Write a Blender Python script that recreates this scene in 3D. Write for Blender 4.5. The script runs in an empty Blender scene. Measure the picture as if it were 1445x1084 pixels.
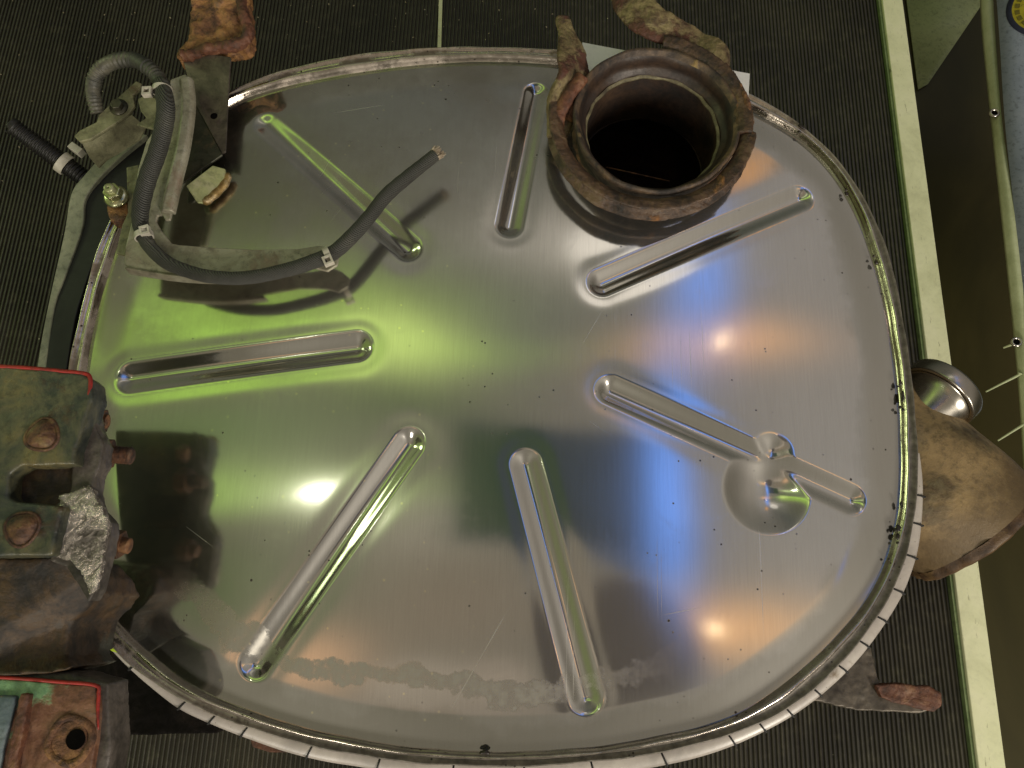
import bpy, bmesh, math, random
import numpy as np
from mathutils import Vector, Matrix
random.seed(7); rng = np.random.default_rng(7)
sc = bpy.context.scene
COL = sc.collection
# ------------------------------------------------------------------ camera
W, H, F = 1445.0, 1084.0, 1086.0
CAMZ = 1.0
vy = Vector(((850 - W/2), (H/2 + 3150), -F)).normalized()        # world +y seen by the camera
fw = Vector((0, 0, -1))
dn = (fw - fw.dot(vy) * vy).normalized()
vz = -dn
vx = vy.cross(vz)
R = Matrix((vx, vy, vz))                                         # camera -> world
cam = bpy.data.cameras.new('camera'); cam.sensor_width = 36; cam.lens = 36 * F / W
cam.clip_start = .01; cam.clip_end = 100
co = bpy.data.objects.new('camera', cam); COL.objects.link(co)
co.matrix_world = Matrix.Translation((0, 0, CAMZ)) @ R.to_4x4()
sc.camera = co
Rn = np.array(R)
def ray(px, py):
    d = Rn @ np.array([(px - W/2) / F, -(py - H/2) / F, -1.0])
    return d / np.linalg.norm(d)
def P(px, py, z=0.0):
    d = ray(px, py); t = (z - CAMZ) / d[2]
    return Vector((d[0]*t, d[1]*t, z))
def mpp(px, py, z):                                              # metres per picture pixel there
    return (P(px+1, py, z) - P(px-1, py, z)).length / 2
# ------------------------------------------------------------------ drum end height field (needed by the light set-up too)
ZP = 0.35
CEN = P(695, 565, ZP)
inner_px = [(359,127),(391,119),(435,110),(531,94),(627,84),(700,82),(779,86),(870,97),(970,118),(1062,152),(1131,189),(1173,227),(1208,283),(1234,352),(1251,416),(1266,498),(1272,548),(1275,595),(1276,640),(1274,714),(1263,769),(1236,835),(1188,895),(1120,957),(1038,1014),(933,1039),(798,1059),(700,1063),(611,1059),(508,1045),(404,1022),(322,994),(263,968),(223,936),(176,893),(130,839),(116,790),(109,720),(107,640),(114,550),(125,477),(138,421),(155,366),(169,322),(198,270),(232,220),(270,178),(320,143)]
outer_px = [(340,118),(388,99),(467,81),(563,68),(620,65),(690,64),(779,68),(870,79),(970,99),(1062,131),(1113,159),(1173,210),(1221,275),(1251,343),(1272,425),(1281,489),(1287,520),(1293,584),(1297,629),(1297,677),(1293,732),(1281,787),(1254,850),(1224,895),(1180,945),(1118,1001),(1038,1034),(933,1062),(835,1074),(750,1081),(646,1079),(508,1065),(404,1044),(348,1026),(301,1010),(258,991),(223,968),(182,942),(124,872),(100,800),(89,720),(86,640),(90,560),(97,499),(107,466),(119,410),(133,355),(152,311),(180,262),(215,213),(255,170),(300,138)]
band_px = [(1301,640),(1305,660),(1307,690),(1306,720),(1300,778),(1278,841),(1254,880),(1212,936),(1165,981),(1120,1014),(1075,1038),(1033,1057),(933,1084),(835,1097),(750,1105),(646,1103),(508,1085),(423,1070),(353,1047),(292,1023),(246,1002),(223,983),(150,916),(119,872),(104,840)]
def polar(pxs, z, close=True):
    a = []
    for (x, y) in pxs:
        p = P(x, y, z) - CEN
        a.append((math.atan2(p.y, p.x), math.hypot(p.x, p.y)))
    a.sort()
    th = np.array([q[0] for q in a]); r = np.array([q[1] for q in a])
    tt = np.linspace(-math.pi, math.pi, 1441)
    if close:
        th = np.concatenate([th - 2*math.pi, th, th + 2*math.pi]); r = np.concatenate([r, r, r])
    rr = np.interp(tt, th, r)
    k = np.hanning(61 if close else 31); k /= k.sum()
    n = len(k)//2
    ext = np.concatenate([rr[:-1][-n:], rr, rr[1:][:n]])
    return tt, np.convolve(ext, k, 'valid')
TT, RI = polar(inner_px, ZP)
_, RO = polar(outer_px, ZP)
RO = np.maximum(RO, RI + .008)
def r_in(th): return np.interp(th, TT, RI)
def r_out(th): return np.interp(th, TT, RO)
SAG = 0.014
def L2(px, py): p = P(px, py, ZP + .008); return np.array([p.x, p.y])
BEADS = [((372,166),(575,350),.0135,.0030,.0070),((757,122),(719,316),.0132,.0050,.0070),((1133,273),(850,398),.0138,.0052,.0070),
         ((178,528),(503,489),.0145,.0052,.0070),((356,938),(577,626),.0140,.0052,.0070),((742,656),(829,986),.0138,.0052,.0070),
         ((862,551),(1208,703),.0138,.005,.0070)]
BEADS = [(L2(*a), L2(*b), w, d0, d1) for a, b, w, d0, d1 in BEADS]
BEADS[-1] = (BEADS[-1][0], BEADS[-1][1], .0138, .0070, .0052)
def dome(x, y):
    dx, dy = x - CEN.x, y - CEN.y
    rho = np.hypot(dx, dy) / r_in(np.arctan2(dy, dx))
    z = ZP + .010 - SAG * np.clip(rho, 0, 1.2)**2.2
    return z, rho
def height(x, y):
    z, rho = dome(x, y)
    # flat gutter pressed in just inside the rim
    z = z - .0030 * np.clip((rho - .90) / .10, 0, 1)**2 * (3 - 2*np.clip((rho - .90) / .10, 0, 1)) * .7
    # slow buckles pulled by the beads
    ang = np.arctan2(y - CEN.y, x - CEN.x)
    z = z + .00045*np.sin(x*15 + 1)*np.sin(y*13 + .5)*(1 - rho**4)
    dep = np.zeros_like(z)
    for a, b, w, d0, d1 in BEADS:
        ab = b - a; L = np.dot(ab, ab)
        t = np.clip(((x - a[0])*ab[0] + (y - a[1])*ab[1]) / L, 0, 1)
        d = np.hypot(x - a[0] - t*ab[0], y - a[1] - t*ab[1])
        D = d0 + (d1 - d0) * t
        ww = w*1.08
        s = np.clip(d / ww, 0, 1)
        pr = D * np.clip(.5 + .5*np.cos(np.pi * s), 0, 1)**.9
        dep = np.maximum(dep, pr)
        z = z - .0004*np.exp(-np.clip(d/ww - 1, 0, 9)**2*3) 
    c = L2(1085, 690); r = .038
    d = np.hypot(x - c[0], y - c[1])
    s = np.clip(d / r, 0, 1)
    dd = .0125 * (1 - s**2)**1.25; dep = np.log(np.exp(dep*1100) + np.exp(dd*1100) - 1)/1100
    c = L2(1092, 638); d = np.hypot(x - c[0], y - c[1]); s = np.clip(d / .021, 0, 1)
    dd = .0050 * (.5 + .5*np.cos(np.pi*s)); dep = np.log(np.exp(dep*1100) + np.exp(dd*1100) - 1)/1100
    return z - dep, rho
# ------------------------------------------------------------------ world: the hall above, as soft coloured light by direction
def lin(c): 
    c = np.array(c, float) / 255
    return np.where(c <= .04045, c/12.92, ((c + .055)/1.055)**2.4)
def refl(px, py):
    d = ray(px, py)
    t = (ZP - CAMZ) / d[2]
    for _ in range(6):
        q = np.array([0, 0, CAMZ]) + d*t
        z, _r = dome(q[0], q[1]); t += (float(z) - q[2]) / d[2]
    q = np.array([0, 0, CAMZ]) + d*t; e = 1e-3
    zx = (dome(q[0]+e, q[1])[0] - dome(q[0]-e, q[1])[0]) / (2*e)
    zy = (dome(q[0], q[1]+e)[0] - dome(q[0], q[1]-e)[0]) / (2*e)
    n = np.array([-zx, -zy, 1.0]); n /= np.linalg.norm(n)
    return q, d - 2*np.dot(d, n)*n
def uv(px, py):
    _, r = refl(px, py); return np.array([r[0], r[1]]) / (1 + r[2])
world = bpy.data.worlds.new('World'); sc.world = world; world.use_nodes = True
wt = world.node_tree; wn, wl = wt.nodes, wt.links
wn.clear()
def wnode(t, **k):
    n = wn.new(t)
    for a, b in k.items(): setattr(n, a, b)
    return n
tc = wnode('ShaderNodeTexCoord'); sx = wnode('ShaderNodeSeparateXYZ'); wl.new(tc.outputs['Generated'], sx.inputs[0])
def wmath(op, a, b=None, c=None, clamp=False):
    n = wnode('ShaderNodeMath', operation=op, use_clamp=clamp)
    for i, v in enumerate((a, b, c)):
        if v is None: continue
        if isinstance(v, (int, float)): n.inputs[i].default_value = float(v)
        else: wl.new(v, n.inputs[i])
    return n.outputs[0]
den = wmath('MAXIMUM', wmath('ADD', sx.outputs[2], 1.0), .05)
U = wmath('DIVIDE', sx.outputs[0], den); V = wmath('DIVIDE', sx.outputs[1], den)
cur = None
def wmix(fac, a, b, mode='MIX'):
    n = wnode('ShaderNodeMix', data_type='RGBA', blend_type=mode)
    if isinstance(fac, (int, float)): n.inputs[0].default_value = fac
    else: wl.new(fac, n.inputs[0])
    for i, v in ((6, a), (7, b)):
        if isinstance(v, bpy.types.NodeSocket): wl.new(v, n.inputs[i])
        else: n.inputs[i].default_value = (*[float(q) for q in v], 1)
    return n.outputs[2]
ENV = 1.55
def E(c): return tuple(lin(c) * ENV)
# left-right gradient of the hall: green-lit wall to the left, grey to the right
f = wmath('MULTIPLY_ADD', U, .9, .5, clamp=True)
cur = wmix(f, E((100, 96, 78)), E((130, 124, 115)))
f = wmath('MULTIPLY_ADD', V, 1.6, -.25, clamp=True)
cur = wmix(f, cur, E((76, 78, 70)))
def blob(cx, cy, ax, ay, bx, by, col, s=1.0, kind='gauss', soft=.15):
    """soft patch of light: centre and two half axes, given where the dome shows them"""
    global cur
    c = uv(cx, cy); a = (uv(cx+ax*.5, cy+ay*.5) - uv(cx-ax*.5, cy-ay*.5)); b = (uv(cx+bx*.5, cy+by*.5) - uv(cx-bx*.5, cy-by*.5))
    M = np.linalg.inv(np.array([a, b]).T)
    o = -M @ c
    p = wmath('MULTIPLY_ADD', U, M[0, 0], wmath('MULTIPLY_ADD', V, M[0, 1], float(o[0])))
    q = wmath('MULTIPLY_ADD', U, M[1, 0], wmath('MULTIPLY_ADD', V, M[1, 1], float(o[1])))
    if kind == 'gauss':
        d2 = wmath('ADD', wmath('MULTIPLY', p, p), wmath('MULTIPLY', q, q))
        m = wmath('POWER', 2.71828, wmath('MULTIPLY', d2, -1.2))
    elif kind == 'disc':
        d = wmath('SQRT', wmath('ADD', wmath('MULTIPLY', p, p), wmath('MULTIPLY', q, q)))
        n = wnode('ShaderNodeMapRange', interpolation_type='SMOOTHSTEP'); wl.new(d, n.inputs[0])
        n.inputs[1].default_value = 1 + soft; n.inputs[2].default_value = 1 - soft; m = n.outputs[0]
    else:
        d = wmath('MAXIMUM', wmath('ABSOLUTE', p), wmath('ABSOLUTE', q))
        n = wnode('ShaderNodeMapRange', interpolation_type='SMOOTHSTEP'); wl.new(d, n.inputs[0])
        n.inputs[1].default_value = 1 + soft; n.inputs[2].default_value = 1 - soft; m = n.outputs[0]
    if s != 1.0: m = wmath('MULTIPLY', m, s)
    cur = wmix(m, cur, E(col))
blob(620, 130, 330, 0, 0, 120, (76, 78, 76), .9)
blob(330, 230, 230, 0, 0, 130, (66, 68, 54), .85)
blob(650, 300, 170, 0, 0, 130, (112, 112, 104), .7)
blob(1130, 330, 170, 0, 0, 260, (142, 138, 134), .8)
blob(1170, 700, 150, 0, 0, 260, (134, 131, 127), .8)
blob(740, 450, 140, 0, 0, 80, (98, 98, 94), .85)
blob(870, 350, 150, 20, -20, 42, (206, 198, 184), .85)
blob(720, 335, 130, 0, 0, 26, (170, 166, 156), .5)
blob(360, 430, 270, -10, 0, 60, (150, 186, 80), .95)
blob(330, 490, 330, 0, 0, 26, (186, 236, 96), .95)
blob(210, 470, 120, 0, 0, 46, (176, 222, 98), .9)
blob(200, 700, 130, 0, 0, 30, (150, 200, 90), .9)
blob(560, 487, 95, 0, 0, 52, (222, 252, 140), 1.0)
blob(300, 610, 260, 0, 0, 55, (104, 130, 76), .7)
blob(560, 570, 140, 0, 0, 36, (72, 88, 58), .8)
blob(330, 695, 290, 0, 0, 34, (168, 205, 104), .85)
blob(450, 695, 90, 0, 0, 26, (235, 250, 190), .8)
blob(310, 820, 200, 0, 0, 80, (90, 106, 66), .8)
blob(610, 745, 120, 0, 0, 55, (160, 154, 138), .85)
blob(620, 860, 180, 0, 0, 95, (124, 112, 96), .95)
blob(430, 930, 75, 0, 0, 48, (232, 182, 138), 1.0)
blob(590, 965, 70, 0, 0, 34, (170, 158, 142), .8, 'disc', .25)
blob(620, 1010, 260, 0, 0, 30, (150, 136, 122), .7)
blob(700, 965, 55, 0, 0, 28, (166, 152, 136), .8, 'disc', .25)
blob(240, 960, 90, 0, 0, 40, (100, 96, 86), .7)
blob(1130, 905, 130, 0, 0, 80, (176, 158, 132), .75)
blob(1015, 486, 130, 0, 0, 34, (248, 190, 134), 1.0)
blob(1015, 886, 130, 0, 0, 44, (244, 186, 124), 1.0)
blob(1050, 240, 40, -26, 14, 22, (240, 168, 84), .9)
blob(985, 395, 48, 0, 0, 95, (118, 170, 270), .95)
# the photographer leaning over the drum, dark against the ceiling
blob(900, 905, 108, 0, 0, 92, (58, 51, 44), 1.0, 'disc', .14)
blob(880, 745, 105, 25, 0, 68, (62, 78, 104), 1.0, 'disc', .14)
blob(805, 690, 165, 10, 0, 85, (30, 46, 58), 1.0, 'box', .12)
blob(695, 680, 62, 0, 0, 78, (24, 54, 24), .95, 'box', .16)
blob(952, 690, 34, 0, 12, 160, (122, 190, 310), 1.0)
blob(1245, 830, 30, 40, -12, 12, (112, 124, 176), .8)
blob(905, 680, 50, 0, 0, 70, (70, 100, 150), .35)
# low on the left the green-lit wall, low on the right the dark end of the hall
lw = wmath('MULTIPLY', wmath('MULTIPLY_ADD', U, -3.2, -1.35, clamp=True), .75)
cur = wmix(lw, cur, E((112, 136, 58)))
rw = wmath('MULTIPLY', wmath('MULTIPLY_ADD', U, 3.0, -1.5, clamp=True), .8)
cur = wmix(rw, cur, E((74, 70, 56)))
# horizon and below
up = wmath('MULTIPLY_ADD', sx.outputs[2], 3.0, .35, clamp=True)
cur = wmix(up, E((40, 42, 30)), cur)
bg = wnode('ShaderNodeBackground'); wl.new(cur, bg.inputs[0]); bg.inputs[1].default_value = 1.0
wo = wnode('ShaderNodeOutputWorld'); wl.new(bg.outputs[0], wo.inputs[0])
world.cycles.sampling_method = 'MANUAL'; world.cycles.sample_map_resolution = 512
# ------------------------------------------------------------------ the hall's lamps, where the drum end mirrors them, then added fill lamps
def lamp(px, py, dist, size, watts, col, sy=None):
    q, r = refl(px, py)
    l = bpy.data.lights.new('ceiling_lamp', 'AREA'); l.shape = 'ELLIPSE'; l.size = size; l.size_y = sy or size
    l.energy = watts; l.color = col
    o = bpy.data.objects.new('ceiling_lamp', l); COL.objects.link(o)
    pos = Vector(q) + Vector(r)*dist; o.location = pos
    z_ = (pos - Vector(q)).normalized(); x_ = (Vector((1, 0, 0)) - z_.x*z_).normalized(); y_ = z_.cross(x_)
    o.rotation_euler = Matrix((x_, y_, z_)).transposed().to_euler()
lamp(450, 695, 2.4, .125, .42, (1, 1, .80), .028)
lamp(1016, 484, 2.4, .035, .045, (1, .72, .42), .07)
lamp(1010, 886, 2.4, .035, .045, (1, .72, .42), .07)
lamp(885, 352, 2.6, .6, .35, (1, .95, .86), .3)
def flood(pos, tgt, size, watts, col):  # added fill: unseen floods that brighten the parts around the plate
    l = bpy.data.lights.new('fill_lamp', 'AREA'); l.shape = 'DISK'; l.size = size; l.energy = watts; l.color = col
    o = bpy.data.objects.new('fill_lamp', l); COL.objects.link(o); o.location = pos
    o.rotation_euler = (Vector(tgt) - Vector(pos)).to_track_quat('-Z', 'Y').to_euler()
flood((1.9, -2.2, 1.75), (0, .1, .2), .8, 82, (1, .93, .80))
flood((-1.2, -2.7, 1.8), (0, .1, .2), .8, 38, (1, .94, .82))
flood((-3.1, 1.5, 1.5), (0, .2, .2), .8, 14, (.80, 1, .50))
vs = sc.view_settings; vs.view_transform = 'Standard'; vs.look = 'None'; vs.exposure = 0; vs.gamma = 1; vs.use_curve_mapping = False
# ------------------------------------------------------------------ materials
def srgb(c): return (*[float(v) for v in lin(c)], 1)
class MT:
    def __init__(s, name):
        s.m = bpy.data.materials.new(name); s.m.use_nodes = True; s.t = s.m.node_tree; s.n = s.t.nodes; s.l = s.t.links
        s.p = s.n['Principled BSDF']; s.tc = s.n.new('ShaderNodeTexCoord').outputs['Object']
    def new(s, t, **k):
        n = s.n.new(t)
        for a, b in k.items(): setattr(n, a, b)
        return n
    def noise(s, scale, detail=6, rough=.6, sc3=None, off=0, dist=0):
        mp = s.new('ShaderNodeMapping'); s.l.new(s.tc, mp.inputs[0])
        mp.inputs[1].default_value = (off, off*.7, off*.3)
        if sc3: mp.inputs[3].default_value = sc3
        n = s.new('ShaderNodeTexNoise'); n.inputs['Scale'].default_value = scale; n.inputs['Detail'].default_value = detail
        n.inputs['Roughness'].default_value = rough; n.inputs['Distortion'].default_value = dist
        s.l.new(mp.outputs[0], n.inputs[0]); return n.outputs[0]
    def vor(s, scale, off=0):
        mp = s.new('ShaderNodeMapping'); s.l.new(s.tc, mp.inputs[0]); mp.inputs[1].default_value = (off, off, off)
        n = s.new('ShaderNodeTexVoronoi'); n.inputs['Scale'].default_value = scale; s.l.new(mp.outputs[0], n.inputs[0]); return n
    def ramp(s, f, stops, mode='LINEAR'):
        r = s.new('ShaderNodeValToRGB'); s.l.new(f, r.inputs[0]); e = r.color_ramp.elements; r.color_ramp.interpolation = mode
        while len(e) < len(stops): e.new(.5)
        for k, (p, c) in enumerate(stops):
            e[k].position = p; e[k].color = c if len(c) == 4 else (*c, 1)
        return r.outputs[0]
    def mr(s, f, a, b, c=0, d=1):
        n = s.new('ShaderNodeMapRange'); s.l.new(f, n.inputs[0])
        for i, v in enumerate((a, b, c, d)): n.inputs[i+1].default_value = v
        return n.outputs[0]
    def math(s, op, a, b=None, clamp=False):
        n = s.new('ShaderNodeMath', operation=op, use_clamp=clamp)
        for i, v in enumerate((a, b)):
            if v is None: continue
            if isinstance(v, (int, float)): n.inputs[i].default_value = v
            else: s.l.new(v, n.inputs[i])
        return n.outputs[0]
    def mix(s, f, a, b):
        n = s.new('ShaderNodeMix', data_type='RGBA')
        for i, v in ((0, f), (6, a), (7, b)):
            if isinstance(v, bpy.types.NodeSocket): s.l.new(v, n.inputs[i])
            else: n.inputs[i].default_value = v
        return n.outputs[2]
    def bump(s, h, dist=.001, st=1.0, prev=None):
        n = s.new('ShaderNodeBump'); n.inputs['Distance'].default_value = dist; n.inputs['Strength'].default_value = st
        s.l.new(h, n.inputs['Height'])
        if prev: s.l.new(prev, n.inputs['Normal'])
        return n.outputs[0]
    def set(s, **k):
        for a, v in k.items():
            i = s.p.inputs[a.replace('_', ' ')]
            if isinstance(v, bpy.types.NodeSocket): s.l.new(v, i)
            else: i.default_value = v
        return s.m
def mottled(name, cols, scale=25, rough=(.45, .85), metal=0.0, bumpd=.0015, bscale=140, patch=None, pscale=12, pth=(.55, .6), off=0, prough=None, spots=None, fa=None):
    m = MT(name)
    if fa is None: fa = .12 if sum(cols[0]) > 420 else .55
    n = m.noise(scale, 9, .68, off=off, dist=.4)
    k = len(cols); c = m.ramp(n, [(.35 + .30*i/(k-1), srgb(q)) for i, q in enumerate(cols)])
    fine = m.noise(bscale, 6, .7, off=off+3)
    c = m.mix(m.mr(fine, .50, .68, 0, fa), c, srgb([v*.55 for v in cols[0]]))
    r = m.mr(n, .3, .7, rough[1], rough[0])
    h = m.math('ADD', m.math('MULTIPLY', n, .8), m.math('MULTIPLY', fine, .35))
    if patch:
        pn = m.noise(pscale, 8, .62, off=off+9, dist=.3)
        pf = m.mr(pn, pth[0], pth[1])
        pc = m.mix(m.mr(fine, .4, .65), srgb(patch[0]), srgb(patch[-1]))
        c = m.mix(pf, c, pc); h = m.math('ADD', h, m.math('MULTIPLY', pf, .25))
        if prough is not None:
            r = m.math('ADD', m.math('MULTIPLY', r, m.math('SUBTRACT', 1.0, pf)), m.math('MULTIPLY', pf, prough))
    if spots:
        v = m.vor(spots[0], off); sf = m.mr(v.outputs['Distance'], spots[1], spots[1]*.6)
        c = m.mix(sf, c, srgb(spots[2]))
    return m.set(Base_Color=c, Roughness=r, Metallic=metal, Normal=m.bump(h, bumpd))
RUST = mottled('rust_brown', [(36, 24, 17), (78, 50, 33), (112, 74, 46), (136, 100, 64)], 40, bumpd=.004, patch=[(70, 56, 48), (120, 104, 84)], pscale=22)
RUSTR = mottled('rust_red', [(40, 24, 17), (74, 44, 30), (98, 58, 38), (124, 88, 62)], 40, bumpd=.003, off=5)
RUSTO = mottled('rust_orange', [(58, 34, 20), (104, 68, 42), (146, 104, 58), (124, 92, 68)], 34, bumpd=.006, patch=[(60, 38, 28), (100, 72, 56)], pscale=26, off=8)
CLAMPM = mottled('clamp_rust', [(30, 22, 16), (60, 43, 31), (86, 64, 46), (98, 80, 60)], 44, rough=(.3, .65), bumpd=.0035, patch=[(122, 80, 38), (150, 106, 54)], pscale=26, pth=(.62, .7), off=2)
CLAMPG = mottled('clamp_lug_metal', [(70, 52, 36), (108, 92, 62), (128, 114, 78), (92, 74, 52)], 40, bumpd=.004, patch=[(84, 48, 34), (66, 42, 32)], pscale=24, pth=(.52, .58), off=4)
PIPEM = mottled('pipe_soot', [(26, 20, 17), (50, 39, 31), (78, 62, 48), (108, 86, 62)], 40, rough=(.4, .8), bumpd=.002, patch=[(142, 116, 70), (112, 98, 66)], pscale=26, pth=(.62, .68), off=7)
PIPEIN = mottled('pipe_inside', [(24, 18, 15), (48, 36, 29), (70, 54, 42)], 30, rough=(.35, .7), bumpd=.001, off=1)
GALV = mottled('galvanised', [(112, 104, 88), (140, 134, 116), (154, 150, 132), (166, 160, 140)], 34, rough=(.4, .65), metal=.25, bumpd=.0006, patch=[(122, 108, 92), (148, 132, 116)], pscale=14, off=3, spots=(260, .12, (90, 84, 66)))
GALVD = mottled('galvanised_dirty', [(92, 88, 66), (124, 122, 92), (146, 142, 112)], 40, rough=(.45, .75), metal=.15, bumpd=.001, patch=[(92, 72, 52), (110, 96, 70)], pscale=20, off=11)
STRAPM = mottled('strap_grey', [(104, 108, 90), (126, 128, 108), (144, 144, 122)], 30, rough=(.5, .8), bumpd=.0008, spots=(300, .1, (84, 88, 70)), off=6)
RUBBER = mottled('black_rubber', [(8, 8, 9), (16, 16, 18), (24, 25, 27)], 14, rough=(.5, .7), bumpd=.0003, off=2)
DARKST = mottled('dark_steel', [(46, 46, 36), (66, 66, 54), (82, 78, 64)], 20, rough=(.3, .55), metal=.45, bumpd=.0005, patch=[(88, 70, 50), (120, 104, 82)], pscale=16, pth=(.58, .66), off=12)
GREYST = mottled('grey_steel', [(52, 46, 40), (86, 78, 68), (112, 102, 90)], 22, rough=(.35, .6), metal=.4, bumpd=.0006, patch=[(98, 70, 44), (80, 62, 44)], pscale=15, pth=(.57, .66), off=13)
PAINTG = mottled('green_paint', [(24, 30, 32), (50, 54, 46), (80, 78, 58), (104, 94, 62)], 22, rough=(.22, .55), bumpd=.0016, patch=[(62, 44, 26), (44, 30, 20)], pscale=17, pth=(.60, .66), off=14)
CASTB = mottled('cast_brown', [(18, 14, 10), (42, 31, 20), (70, 51, 28), (54, 44, 32)], 30, rough=(.4, .75), bumpd=.0025, patch=[(58, 62, 54), (72, 70, 60)], pscale=9, off=16)
CASTG = mottled('cast_grey', [(40, 36, 33), (72, 66, 60), (98, 90, 84)], 34, rough=(.35, .6), metal=.2, bumpd=.001, off=17)
FLAKE = mottled('flaking_silver', [(96, 90, 84), (160, 152, 142), (210, 202, 190)], 60, rough=(.12, .35), metal=.8, bumpd=.006, bscale=130, off=18, fa=.1)
LOWRED = mottled('flange_rust', [(66, 40, 26), (100, 64, 44), (124, 88, 66), (108, 86, 74)], 30, rough=(.35, .7), bumpd=.002, patch=[(112, 146, 104), (88, 120, 90)], pscale=10, pth=(.50, .54), prough=.22, off=23)
REDP = mottled('red_edge_paint', [(96, 24, 18), (150, 30, 24), (120, 40, 30)], 40, rough=(.35, .6), bumpd=.0006, off=19)
BLUEPL = mottled('blue_primer', [(70, 84, 90), (108, 120, 124), (128, 136, 136)], 26, rough=(.3, .5), bumpd=.001, patch=[(170, 120, 40), (140, 84, 30)], pscale=22, pth=(.57, .63), off=20)
ZINC = mottled('zinc_nut', [(150, 148, 110), (190, 190, 150), (206, 206, 176)], 60, rough=(.18, .35), metal=.9, bumpd=.0002, off=21)
WELD = mottled('weld_bead', [(112, 84, 44), (150, 124, 74), (188, 168, 132)], 120, rough=(.25, .5), metal=.5, bumpd=.002, off=22)
LUGY = mottled('yellow_passivated', [(118, 122, 84), (146, 150, 104), (160, 156, 130)], 30, rough=(.3, .5), metal=.4, bumpd=.0003, off=24)
TIE = mottled('tie_nylon', [(150, 144, 130), (176, 170, 156), (190, 186, 172)], 60, rough=(.4, .6), bumpd=.0003, off=25)
CREAM = mottled('cream_paint', [(196, 196, 158), (214, 214, 176), (222, 220, 186)], 14, rough=(.35, .5), bumpd=.0002, patch=[(176, 168, 122), (190, 180, 136)], pscale=20, pth=(.68, .78), off=26)
WHITE = mottled('white_coat', [(150, 142, 136), (170, 161, 154), (182, 174, 166)], 20, rough=(.3, .45), bumpd=.0003, patch=[(120, 104, 84), (92, 76, 56)], pscale=24, pth=(.64, .70), spots=(150, .07, (70, 60, 50)), off=27)
CARD = mottled('white_card', [(224, 222, 224), (234, 232, 232)], 20, rough=(.6, .8), bumpd=.0001, spots=(160, .06, (120, 110, 110)), off=28)
CONEM = mottled('tan_scale', [(112, 94, 66), (142, 118, 82), (160, 134, 94), (138, 120, 90)], 13, rough=(.45, .7), bumpd=.0015, patch=[(104, 92, 66), (74, 56, 36)], pscale=15, pth=(.50, .60), off=31.3)
CONEE = mottled('tan_edge_rust', [(44, 28, 14), (78, 54, 28), (104, 82, 52)], 30, rough=(.4, .7), bumpd=.002, off=30)
MARK = mottled('black_mark', [(16, 14, 14), (24, 22, 20)], 20, off=31)
BRONZE = mottled('bolt_rust', [(44, 28, 18), (78, 50, 28), (98, 66, 38)], 50, rough=(.4, .7), bumpd=.001, off=32)
FIBRE = mottled('cut_strands', [(120, 104, 84), (168, 152, 130), (196, 184, 164)], 300, rough=(.5, .8), bumpd=.0002, off=33)
HEM = mottled('hem_plastic', [(150, 156, 118), (170, 176, 138), (180, 184, 150)], 12, rough=(.45, .6), bumpd=.0003, off=34)
TARP = mottled('tarpaulin', [(118, 126, 142), (128, 136, 152), (136, 142, 156)], 8, rough=(.45, .6), bumpd=.0004, off=35)
LEAF = mottled('yellow_leaf', [(150, 180, 20), (190, 210, 40)], 60, off=36)
def scuffs(mt_, col, th_=.64):
    t = mt_.node_tree; b_ = t.nodes['Principled BSDF']; old = b_.inputs['Base Color'].links[0].from_socket
    c_ = t.nodes.new('ShaderNodeTexCoord'); mp = t.nodes.new('ShaderNodeMapping'); mp.inputs[3].default_value = (260, 34, 30); t.links.new(c_.outputs['Object'], mp.inputs[0])
    n_ = t.nodes.new('ShaderNodeTexNoise'); n_.inputs['Scale'].default_value = 1; n_.inputs['Detail'].default_value = 5; n_.inputs['Roughness'].default_value = .7; t.links.new(mp.outputs[0], n_.inputs[0])
    m_ = t.nodes.new('ShaderNodeMapRange'); m_.inputs[1].default_value = th_; m_.inputs[2].default_value = th_ + .05; m_.inputs[4].default_value = .7; t.links.new(n_.outputs[0], m_.inputs[0])
    x_ = t.nodes.new('ShaderNodeMix'); x_.data_type = 'RGBA'; t.links.new(m_.outputs[0], x_.inputs[0]); t.links.new(old, x_.inputs[6]); x_.inputs[7].default_value = srgb(col); t.links.new(x_.outputs[2], b_.inputs['Base Color'])
scuffs(CREAM, (112, 104, 78))
def machined():
    m = MT('machined_steel'); n = m.noise(60, 4, sc3=(1, 1, 1))
    return m.set(Base_Color=srgb((176, 170, 160)), Metallic=1.0, Roughness=m.mr(n, .3, .7, .18, .32))
MACH = machined()
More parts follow.
